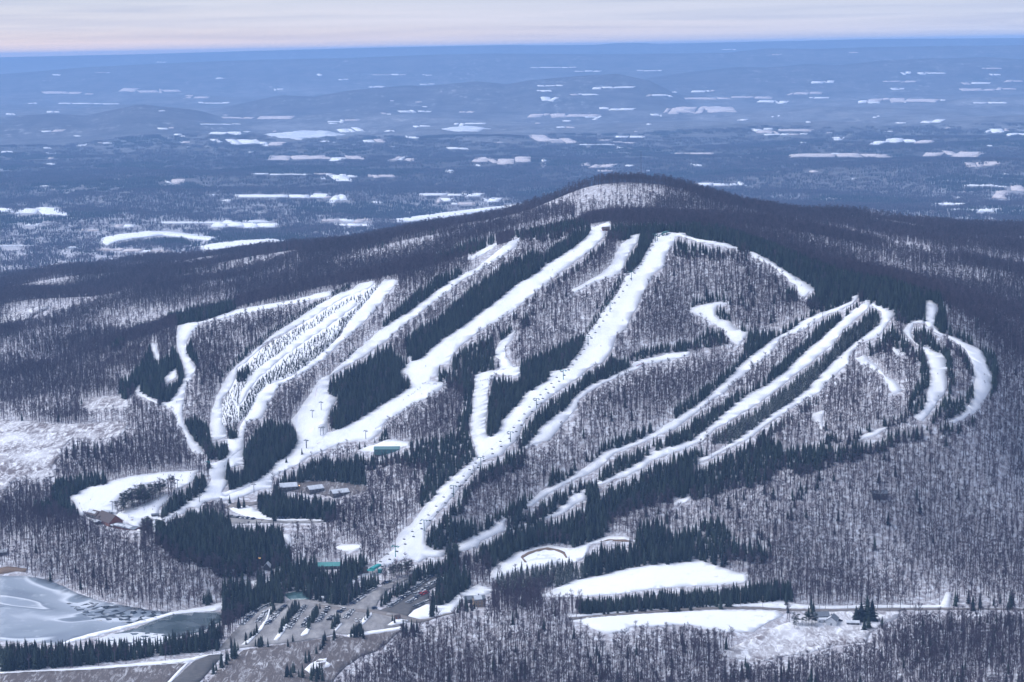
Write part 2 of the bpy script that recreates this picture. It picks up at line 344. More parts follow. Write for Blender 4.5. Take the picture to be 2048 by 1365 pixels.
class G:
    """collects faces with material slots"""
    def __init__(s): s.v = []; s.f = []; s.m = []
    def add(s, v, f, m=0):
        o = len(s.v); s.v += [tuple(q) for q in v]; s.f += [tuple(i + o for i in q) for q in f]; s.m += [m]*len(f)
    def box(s, x0, x1, y0, y1, z0, z1, m=0):
        s.add([(x0,y0,z0),(x1,y0,z0),(x1,y1,z0),(x0,y1,z0),(x0,y0,z1),(x1,y0,z1),(x1,y1,z1),(x0,y1,z1)], [(3,2,1,0),(4,5,6,7),(0,1,5,4),(1,2,6,5),(2,3,7,6),(3,0,4,7)], m)
    def tube(s, a, b, r0, r1, n=6, m=0, cap=False):
        a, b = Vector(a), Vector(b); d = (b - a).normalized() if (b-a).length > 1e-6 else Vector((0,0,1))
        u = d.cross(Vector((0.31, 0.87, 0.2)) if abs(d.z) > 0.5 else Vector((0, 0, 1))).normalized(); w_ = d.cross(u)
        vs = [a + (u*math.cos(2*PI*k/n) + w_*math.sin(2*PI*k/n))*r0 for k in range(n)] + [b + (u*math.cos(2*PI*k/n) + w_*math.sin(2*PI*k/n))*r1 for k in range(n)]
        fs = [(k, (k+1) % n, n+(k+1) % n, n+k) for k in range(n)]
        if cap: fs += [tuple(range(n-1, -1, -1)), tuple(range(n, 2*n))]
        s.add(vs, fs, m)
    def prism(s, prof, x0, x1, m=0, ax='x'):
        """profile of (a, z) pushed along x (or y)"""
        n = len(prof)
        if ax == 'x': vs = [(x0, a, z) for a, z in prof] + [(x1, a, z) for a, z in prof]
        else: vs = [(a, x0, z) for a, z in prof] + [(a, x1, z) for a, z in prof]
        s.add(vs, [(k, (k+1) % n, n+(k+1) % n, n+k) for k in range(n)] + [tuple(range(n-1, -1, -1)), tuple(range(n, 2*n))], m)
    def mesh(s, name, mats): return mesh(name, s.v, s.f, mats, s.m)

# ------------------------------------------------------------------ regions traced from the photograph, as picture points of ground
WIN = {'A': (0, 450, 2.926), 'B': (680, 420, 2.926), 'C': (1348, 420, 2.926), 'D': (0, 900, 2.926), 'E': (680, 860, 2.703), 'F': (1348, 860, 2.703),
       'G': (100, 880, 5.12), 'H': (420, 860, 5.055), 'I': (420, 1090, 4.9625), 'J': (690, 1030, 5.055), 'K': (480, 1190, 9.309), 'L': (700, 1100, 10.24),
       'O': (0, 0, 2.926), 'P': (680, 0, 2.926), 'Q': (1348, 0, 2.926), 'W': (0, 0, 1.0), 'S': (1150, 300, 5.851), 'Y': (1560, 1160, 7.877), 'V': (150, 990, 10.24)}
def px(wname, s):
    """'x,y x,y ...' in a traced window -> photograph pixels"""
    x0, y0, k = WIN[wname]
    return np.array([(x0 + float(a)/k, y0 + float(c)/k) for a, c in (q.split(',') for q in s.split())])
MW, MH = 2048, 1365
CLS = np.zeros((MH, MW), np.uint8)       # 0 woods, 1 open, 2 conifers, 3 thin woods, 4 saplings, 5 dense mixed
def inside(poly, u, v):
    u = np.asarray(u, float); v = np.asarray(v, float); r = np.zeros(u.shape, bool)
    n = len(poly)
    for i in range(n):
        x0, y0 = poly[i]; x1, y1 = poly[(i+1) % n]
        if y0 == y1: continue
        c = ((y0 > v) != (y1 > v)) & (u < (x1-x0)*(v-y0)/(y1-y0) + x0)
        r ^= c
    return r
def paint(poly, c):
    u0, v0 = np.floor(poly.min(0)).astype(int) - 1; u1, v1 = np.ceil(poly.max(0)).astype(int) + 1
    u0, v0 = max(u0, 0), max(v0, 0); u1, v1 = min(u1, MW-1), min(v1, MH-1)
    if u1 <= u0 or v1 <= v0: return
    U, V = np.meshgrid(np.arange(u0, u1+1), np.arange(v0, v1+1))
    r = inside(poly, U, V); CLS[v0:v1+1, u0:u1+1][r] = c
def cls(u, v):
    i = np.clip(np.round(u).astype(int), 0, MW-1); j = np.clip(np.round(v).astype(int), 0, MH-1)
    return CLS[j, i]

SHEET_N = [0]
def sheet(name, poly, mat, label, cat, ymax=3250, step=14, lift=0.30, wob=1.0, kind='structure', split=10.0, close=True):
    """a sheet of ground cover draped over the land inside a traced outline"""
    pts = []
    n = len(poly); rr = random.Random(len(poly) + int(poly[0][0]))
    for i in range(n):
        a, c = poly[i], poly[(i+1) % n]; d = float(np.hypot(*(c - a))); k = max(1, int(d / split))
        for j in range(k):
            t = j / k; p = a + (c - a)*t
            pts.append((p[0] + rr.gauss(0, 0.35)*wob, p[1] + rr.gauss(0, 0.35)*wob))
    pts = np.array(pts); W = at(pts[:, 0], pts[:, 1], ymax)
    xy = W[:, :2]
    xs = np.arange(xy[:, 0].min(), xy[:, 0].max(), step); ys = np.arange(xy[:, 1].min(), xy[:, 1].max(), step)
    X, Y = np.meshgrid(xs, ys); X = X.ravel() + RNG.uniform(-.2, .2, X.size)*step; Y = Y.ravel() + RNG.uniform(-.2, .2, Y.size)*step
    ok = inside(xy, X, Y)
    vv = [Vector(p) for p in xy] + [Vector((a, c)) for a, c in zip(X[ok], Y[ok])]
    m = len(xy)
    r = delaunay_2d_cdt(vv, [], [list(range(m))], 1, 1e-4)
    P = np.array([(p.x, p.y) for p in r[0]]); 
    if len(P) == 0 or len(r[2]) == 0: print('EMPTY SHEET', name, label); return None
    SHEET_N[0] += 1
    z = T(P[:, 0], P[:, 1]) + lift + 0.004*SHEET_N[0]
    fs_ = [tuple(f) for f in r[2]]; cnt = {}
    for f in fs_:
        for i in range(len(f)): k = (f[i], f[(i+1) % len(f)]); cnt[k] = cnt.get(k, 0) + 1
    rim = [k for k in cnt if (k[1], k[0]) not in cnt]; low = {}            # the edge is turned down into the ground
    V3 = [tuple(q) for q in np.c_[P, z]]
    for a_, c_ in rim:
        for i in (a_, c_):
            if i not in low: low[i] = len(V3); V3.append((V3[i][0], V3[i][1], V3[i][2] - lift - 2.0))
    me = mesh(name, V3, fs_ + [(a_, low[a_], low[c_], c_) for a_, c_ in rim], mat, smooth_=True)
    o = link(name, me); tag(o, label, cat, kind=kind)
    return o

# ------------------------------------------------------------------ the land itself: one sheet from below the aircraft to the horizon
ky = np.concatenate([np.linspace(250, 1250, 9), 1300*np.exp(np.arange(0, math.log(5600/1300), 0.0036)), 5600*np.exp(np.arange(0, math.log(45000/5600), 0.007))])
kx = np.concatenate([-np.geomspace(1.4, 0.31, 9), np.arange(-0.30, 0.3001, 0.0037), np.geomspace(0.31, 1.4, 9)])
KX, KY = np.meshgrid(kx, ky); gx = (KX*KY).ravel(); gy = KY.ravel(); gz = T(gx, gy)
nc = len(kx); nr = len(ky)
ii = (np.arange(nr-1)[:, None]*nc + np.arange(nc-1)[None]).ravel()
me = bpy.data.meshes.new('ground')
me.from_pydata(np.c_[gx, gy, gz].tolist(), [], np.c_[ii, ii+1, ii+1+nc, ii+nc].tolist())
me.polygons.foreach_set('use_smooth', [True]*len(me.polygons))
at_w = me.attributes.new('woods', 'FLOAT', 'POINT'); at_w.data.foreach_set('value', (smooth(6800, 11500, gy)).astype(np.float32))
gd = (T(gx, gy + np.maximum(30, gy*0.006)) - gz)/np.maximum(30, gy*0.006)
hz_snow = (smooth(9500, 17500, gy)*0.30 + 0.30*smooth(20500, 30000, gy))*(1 - 0.92*ridge_share(gx, gy)) + 0.10*smooth(0.02, 0.12, gd)*smooth(9000, 12000, gy)  # haze whitening put into far ground colour between ridges; facing slopes snowier
c_at = me.attributes.new('haze_snow_pale', 'FLOAT', 'POINT'); c_at.data.foreach_set('value', np.clip(hz_snow, 0, 1).astype(np.float32))
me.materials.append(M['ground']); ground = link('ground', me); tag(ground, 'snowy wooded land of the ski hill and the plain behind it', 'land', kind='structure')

# ------------------------------------------------------------------ ski runs
RUNS = [
 ('narrow winding ski run down the far left end of the hill', 'A', '1040,590 1030,640 1030,690 1045,745 1070,800 1085,860 1065,930 1030,985 1000,1030 985,1045 930,1040 870,1005 828,975 825,930 785,960 790,990 830,1002 900,1040 960,1060 1000,1075 1020,1110 1040,1180 1075,1230 1100,1280 1130,1340 1200,1346 1165,1290 1130,1250 1100,1200 1070,1140 1065,1080 1080,1010 1085,960 1110,910 1145,850 1150,830 1110,780 1090,740 1090,690 1115,640 1145,610 1170,570 1100,575 1060,585'),
 ('thin snow track along the crest above the sapling slopes', 'A', '1150,582 1260,540 1400,495 1540,470 1720,440 1850,405 1930,388 1940,412 1800,446 1600,486 1400,524 1270,560'),
 ('curving ski run along the upper row of saplings', 'A', '2048,385 1980,405 1900,450 1800,510 1700,580 1600,640 1520,710 1470,760 1400,810 1340,870 1300,940 1270,1000 1245,1080 1230,1150 1225,1210 1240,1260 1300,1255 1325,1240 1320,1200 1300,1170 1300,1110 1290,1050 1310,1000 1350,960 1380,900 1385,840 1450,800 1500,745 1560,690 1650,640 1750,590 1850,530 1940,470 2048,415 2130,385 2195,350 2190,330 2100,345'),
 ('ski run between the lower sapling rows and the leafless strip', 'A', '2250,320 2210,370 2160,430 2100,500 2045,560 1990,652 1900,740 1800,820 1700,890 1620,920 1560,940 1510,990 1480,1060 1440,1130 1400,1190 1390,1250 1330,1260 1340,1330 1345,1420 1430,1400 1430,1290 1425,1230 1450,1160 1530,1130 1560,1070 1590,1010 1640,940 1700,910 1800,850 1900,785 1990,695 2060,640 2120,580 2180,520 2240,450 2280,390 2340,330 2300,322'),
 ('slim snow strip between the two sapling belts', 'A', '2080,440 1990,490 1900,560 1800,625 1700,700 1620,765 1560,805 1490,860 1440,930 1400,1010 1395,1060 1420,1040 1450,980 1510,900 1580,845 1640,790 1720,730 1820,660 1920,595 2010,530 2090,470'),
 ('long straight ski run left of the dark conifer belt', 'B', '1050,165 1000,185 940,225 880,280 800,340 700,390 640,425 560,480 480,540 400,600 300,660 220,720 160,770 100,820 40,880 0,910 -30,938 -60,968 -110,988 -150,1038 -190,1098 -230,1158 -260,1208 -290,1238 -260,1268 -245,1328 -270,1388 -290,1420 -100,1400 -70,1303 -75,1278 -70,1218 -60,1168 -5,1103 -60,1078 -60,973 0,935 20,920 80,890 150,850 200,810 270,770 330,710 400,660 480,600 560,530 640,480 720,410 790,370 860,330 930,290 1000,240 1045,200 1056,166'),
 ('widest white ski run from the summit hut to the base', 'B', '1470,100 1460,140 1420,180 1370,220 1310,260 1250,300 1195,330 1180,350 1100,400 1030,440 960,500 900,550 830,600 760,650 680,710 600,760 540,810 490,860 440,885 420,882 415,850 395,855 410,890 390,915 345,950 400,965 415,1000 415,1030 370,1070 300,1110 220,1160 160,1200 80,1245 0,1285 -90,1310 -75,1218 -245,1320 -260,1380 -280,1420 -340,1460 -390,1490 -400,1530 -490,1580 -560,1630 -700,1670 -700,1705 -600,1690 -520,1660 -480,1640 -400,1630 -390,1560 -330,1530 -240,1490 -180,1440 -100,1410 0,1370 110,1350 180,1346 245,1300 250,1260 280,1230 360,1190 430,1140 500,1110 560,1070 600,1040 625,1020 600,1010 525,1005 525,980 575,970 580,910 650,905 640,890 660,850 700,800 780,740 850,690 930,650 990,610 1050,560 1150,480 1250,400 1350,320 1440,260 1500,200 1550,160 1560,100'),
 ('short upper ski run ending in thin woods above the chairlift', 'B', '1700,150 1755,140 1745,190 1700,240 1665,310 1660,345 1640,370 1590,390 1520,410 1440,450 1370,490 1350,470 1450,420 1530,370 1590,320 1610,260 1650,200 1690,170'),
 ('broad ski run under the green chairlift', 'B', '1840,142 1835,170 1820,200 1790,250 1760,310 1730,340 1700,370 1670,400 1640,460 1600,520 1550,580 1510,650 1470,700 1440,740 1430,780 1400,830 1350,890 1320,930 1225,950 1220,1000 1150,1040 1080,1080 1030,1150 980,1200 940,1240 930,1290 890,1330 860,1330 850,1250 870,1150 865,1060 880,1000 920,960 1040,972 1065,940 1040,920 940,940 860,945 785,970 785,1050 770,1120 770,1200 760,1290 790,1380 800,1440 812,1460 760,1490 695,1530 640,1585 585,1625 552,1680 518,1710 475,1760 432,1820 378,1870 325,1925 325,1980 281,2015 222,2055 216,2090 260,2095 325,2060 410,2040 455,2065 520,2030 606,2030 622,1995 563,1990 520,1975 492,1936 498,1880 541,1806 595,1750 650,1686 693,1632 747,1578 790,1525 822,1480 888,1450 952,1426 985,1385 1040,1346 1070,1260 1110,1200 1180,1140 1230,1090 1300,1050 1350,1010 1400,980 1450,930 1500,910 1540,890 1570,850 1600,800 1620,740 1680,690 1700,630 1740,570 1770,500 1810,430 1840,370 1900,330 1910,260 1950,210 1960,160 2030,150 2030,138 1900,130'),
 ('narrow ski run right of the conifer strip beside the chairlift', 'B', '2048,830 1950,840 1860,860 1760,880 1730,890 1700,920 1640,950 1560,990 1480,1020 1420,1060 1370,1100 1330,1150 1270,1200 1210,1240 1160,1290 1130,1346 1080,1390 1085,1405 1150,1370 1230,1346 1290,1270 1340,1210 1390,1150 1400,1110 1450,1070 1500,1040 1580,1000 1650,970 1740,930 1800,900 1880,890 1960,870 2048,850'),
 ('leftmost of the three long parallel runs on the right', 'C', '1080,500 1040,510 1040,535 960,570 870,600 800,630 740,660 690,700 650,720 610,740 560,770 530,800 480,830 420,880 370,930 320,980 270,1030 200,1090 130,1150 60,1190 0,1230 -120,1305 -228,1360 -358,1402 -412,1424 -466,1467 -510,1500 -563,1543 -628,1575 -715,1620 -780,1650 -823,1695 -888,1740 -834,1733 -769,1684 -682,1630 -596,1587 -563,1570 -509,1554 -444,1511 -401,1478 -347,1424 -271,1392 -173,1360 -76,1316 0,1290 60,1240 130,1190 220,1110 300,1070 340,1020 400,980 460,920 520,880 570,840 600,790 620,750 690,725 730,720 780,690 830,660 880,620 960,590 1040,550 1085,515'),
 ('middle of the three long parallel runs on the right', 'C', '1120,528 1120,545 1050,590 980,650 920,700 850,770 790,810 730,870 660,940 600,980 540,1030 450,1070 370,1130 300,1190 240,1240 190,1290 100,1350 0,1385 -125,1415 -168,1450 -222,1490 -287,1523 -363,1562 -460,1605 -430,1612 -342,1578 -265,1556 -179,1513 -125,1465 -6,1426 95,1385 170,1346 230,1290 320,1240 400,1190 500,1130 620,1040 700,970 800,900 860,840 940,780 1000,690 1080,625 1135,580 1155,542'),
 ('rightmost of the three long parallel runs on the right', 'C', '1140,530 1160,560 1215,600 1220,640 1190,680 1110,740 1060,780 1000,830 930,890 890,930 850,980 800,1030 740,1080 680,1130 600,1180 520,1240 440,1300 370,1346 300,1390 230,1425 165,1450 130,1472 160,1475 225,1450 300,1405 430,1346 500,1290 580,1230 660,1180 720,1140 790,1100 850,1070 880,1030 930,980 980,940 1020,900 1030,840 1060,810 1100,770 1180,750 1200,740 1240,680 1270,640 1300,610 1290,595 1200,565'),
 ('lower run where the parallel trails join above the bottom lift', 'E', '905,475 840,510 780,545 700,590 640,620 640,660 720,640 745,640 760,600 830,570 890,545 1000,515 1090,480 1200,460 1240,430 1290,390 1335,375 1335,320 1250,360 1200,410 1150,450 1100,480 1000,510 900,540 890,520'),
 ('outermost bow-shaped ski run at the far right edge', 'C', '1470,530 1520,540 1545,575 1530,620 1525,680 1560,720 1620,740 1690,770 1750,800 1800,830 1830,880 1840,930 1860,970 1865,1020 1840,1070 1810,1130 1780,1180 1700,1220 1640,1250 1600,1240 1680,1200 1720,1150 1750,1100 1755,1030 1765,980 1750,930 1740,870 1700,810 1660,780 1600,745 1550,725 1520,710 1505,690 1490,690 1470,660 1470,600'),
 ('inner bow-shaped ski run beside the outermost right run', 'C', '1380,655 1460,650 1470,665 1400,665 1385,700 1390,750 1420,790 1450,800 1470,800 1520,830 1580,850 1600,890 1600,960 1600,1030 1580,1080 1540,1120 1510,1170 1470,1220 1440,1240 1400,1210 1460,1170 1480,1110 1490,1040 1500,980 1495,900 1480,850 1455,800 1410,780 1370,740 1340,710 1360,680'),
 ('ski run under the dark crest right of the upper lift station', 'C', '20,150 30,130 70,150 150,175 240,185 330,205 410,235 460,245 500,265 570,300 620,340 680,375 740,410 800,445 830,470 790,480 760,520 730,490 720,450 680,420 650,390 590,340 540,310 490,290 460,285 430,240 330,220 230,200 140,185 60,160'),
 ('short hooked trail in the woods right of the chairlift', 'C', '90,580 150,560 240,545 320,540 345,545 250,560 240,590 240,620 270,640 330,660 360,690 400,715 440,715 430,740 390,770 380,795 330,770 310,730 290,700 240,670 190,640 130,620 100,600'),
 ('snowy glade trail inside the right loop of runs', 'C', '1060,870 1120,850 1150,890 1200,920 1240,980 1290,1000 1340,1060 1280,1080 1250,1030 1220,970 1160,940 1090,900'),
 ('small snowy clearing low in the right woods', 'C', '800,1200 880,1175 870,1220 870,1300 840,1250'),
 ('thin snow track below the right loop of runs', 'C', '1080,1330 1180,1290 1260,1265 1200,1310 1100,1346'),
 ('gentle beginners slope behind the lodge', 'G', '190,590 300,530 400,490 600,440 750,390 950,360 1150,335 1400,325 1520,315 1480,350 1490,400 1430,450 1380,470 1310,500 1290,510 1280,380 1210,400 1200,440 1150,420 1060,430 990,450 900,480 850,510 790,540 710,590 660,660 700,740 640,760 560,730 480,760 380,740 310,780 300,720 250,640'),
 ('run-out snow in front of the lodge where skiers gather', 'G', '1830,-10 1835,120 1800,190 1700,230 1640,260 1625,310 1650,400 1640,440 1580,510 1530,560 1440,620 1340,680 1270,740 1180,790 1110,800 1110,750 1120,690 1190,640 1200,590 1220,555 1150,580 1060,620 970,660 870,700 720,755 680,775 800,850 900,930 930,940 940,820 1040,830 1050,900 1080,960 1080,840 1180,840 1200,830 1290,770 1370,760 1400,700 1470,690 1530,700 1560,650 1640,620 1740,600 1800,590 1850,560 1960,520 2048,480 2048,430 1950,480 1850,520 1750,550 1830,420 1780,400 1820,200 1990,80 1990,0'),
 ('snowy clearing within the dark grove on the left', 'A', '960,900 1000,860 1035,835 1045,870 1030,890 980,925'),
 ('snow gap above the dark grove on the left', 'A', '880,690 915,700 935,780 920,800 895,740'),
 ('snow clearing between two conifer belts near the summit', 'B', '740,290 830,235 910,195 925,205 860,250 780,290'),
]
for lab, wn, s in RUNS:
    P = px(wn, s); paint(P, 1)
    sheet('ski_run', P, 'piste', lab, 'ski run', wob=2.2, split=6, lift=0.55)
# glades and thin woods
for wn, s in [('B', '910,830 930,780 980,740 1030,700 1010,760 970,800 970,860 1030,930 940,930 940,880 900,850'),
              ('B', '1465,112 1570,72 1590,95 1570,104 1500,122'),
              ('C', '1270,800 1340,830 1360,850 1300,850')]:
    P = px(wn, s); paint(P, 1); sheet('snow_clearing', P, 'snow_field', ymax=3040 if s[:4] in ('1465', '1600') else 3250, cat='clearing', label={'910': 'open snowy glade with one broad bare tree', '1465': 'trodden snow around the summit hut', '1600': 'bright snowy rocks behind the summit hut', '1270': 'little snow gap inside the right loop of runs'}[s.split(',')[0]])
THIN = [('S', '0,620 60,480 130,420 250,390 380,378 800,375 1050,410 1060,540 950,560 900,640 1000,720 700,690 500,670 200,740 0,800', 0.30),
        ('B', '900,840 1000,720 1100,660 1200,560 1350,480 1500,420 1600,390 1640,400 1550,560 1430,720 1270,790 1040,890 980,900', 0.62),
        ('A', '480,1060 560,1010 700,1000 770,1040 780,1070 640,1080 520,1090', 0.25), ('A', '620,850 720,840 770,880 700,900 620,890', 0.3),
        ('C', '560,740 640,720 780,640 830,580 720,600 560,670 500,690', 0.3), ('C', '0,835 180,800 420,770 430,830 300,860 120,880 0,900', 0.5),
        ('C', '590,90 640,80 690,100 820,140 1000,180 1250,230 1450,290 1700,330 2000,370 1990,410 1700,390 1500,340 1250,300 1000,240 800,190 640,130', 0.45),
        ('C', '560,20 700,40 1000,80 1230,130 1000,110 700,70', 0.5),
        ('A', '420,550 600,490 760,440 780,480 600,540 450,570', 0.5), ('A', '1430,330 1700,250 1800,260 1650,330 1450,370', 0.5), ('A', '1040,380 1110,340 1120,380 1070,400', 0.3),
        ('A', '1390,830 1500,745 1750,590 2048,400 2200,340 2240,340 2048,560 1900,740 1700,890 1560,940 1480,1060 1400,1150 1300,1170 1300,1050 1380,900', 0.30), ('A', '1990,690 2240,450 2330,340 2480,330 2300,520 2050,760 1900,860', 0.6),
        ('A', '380,200 700,150 1100,170 1300,190 1000,240 600,290 400,260', 0.55), ('A', '100,640 420,560 700,520 600,600 300,680', 0.7), ('A', '150,760 400,740 650,780 500,860 250,850', 0.75),
        ('W', '0,480 300,520 120,560 0,560', 0.6),
        ('E', '420,250 150,320 260,400 380,370 440,300', 0.55)]
THINP = [(px(wn, s), k) for wn, s, k in THIN]
SAPSLOPE = '1390,830 1500,745 1750,590 2048,400 2200,340 2240,340 2048,560 1900,740 1700,890 1560,940 1480,1060 1400,1150 1300,1170 1300,1050 1380,900'
sheet('sapling_slope', px('A', SAPSLOPE), 'snow_field', 'open snowy slope planted with rows of saplings', 'slope', lift=0.12, split=6)
THINM = np.ones((MH, MW), np.float32)
for P, k in THINP:
    u0, v0 = np.maximum(P.min(0).astype(int), 0); u1, v1 = np.minimum(P.max(0).astype(int), (MW-1, MH-1))
    U, V = np.meshgrid(np.arange(u0, u1+1), np.arange(v0, v1+1)); r = inside(P, U, V); THINM[v0:v1+1, u0:u1+1][r] = k

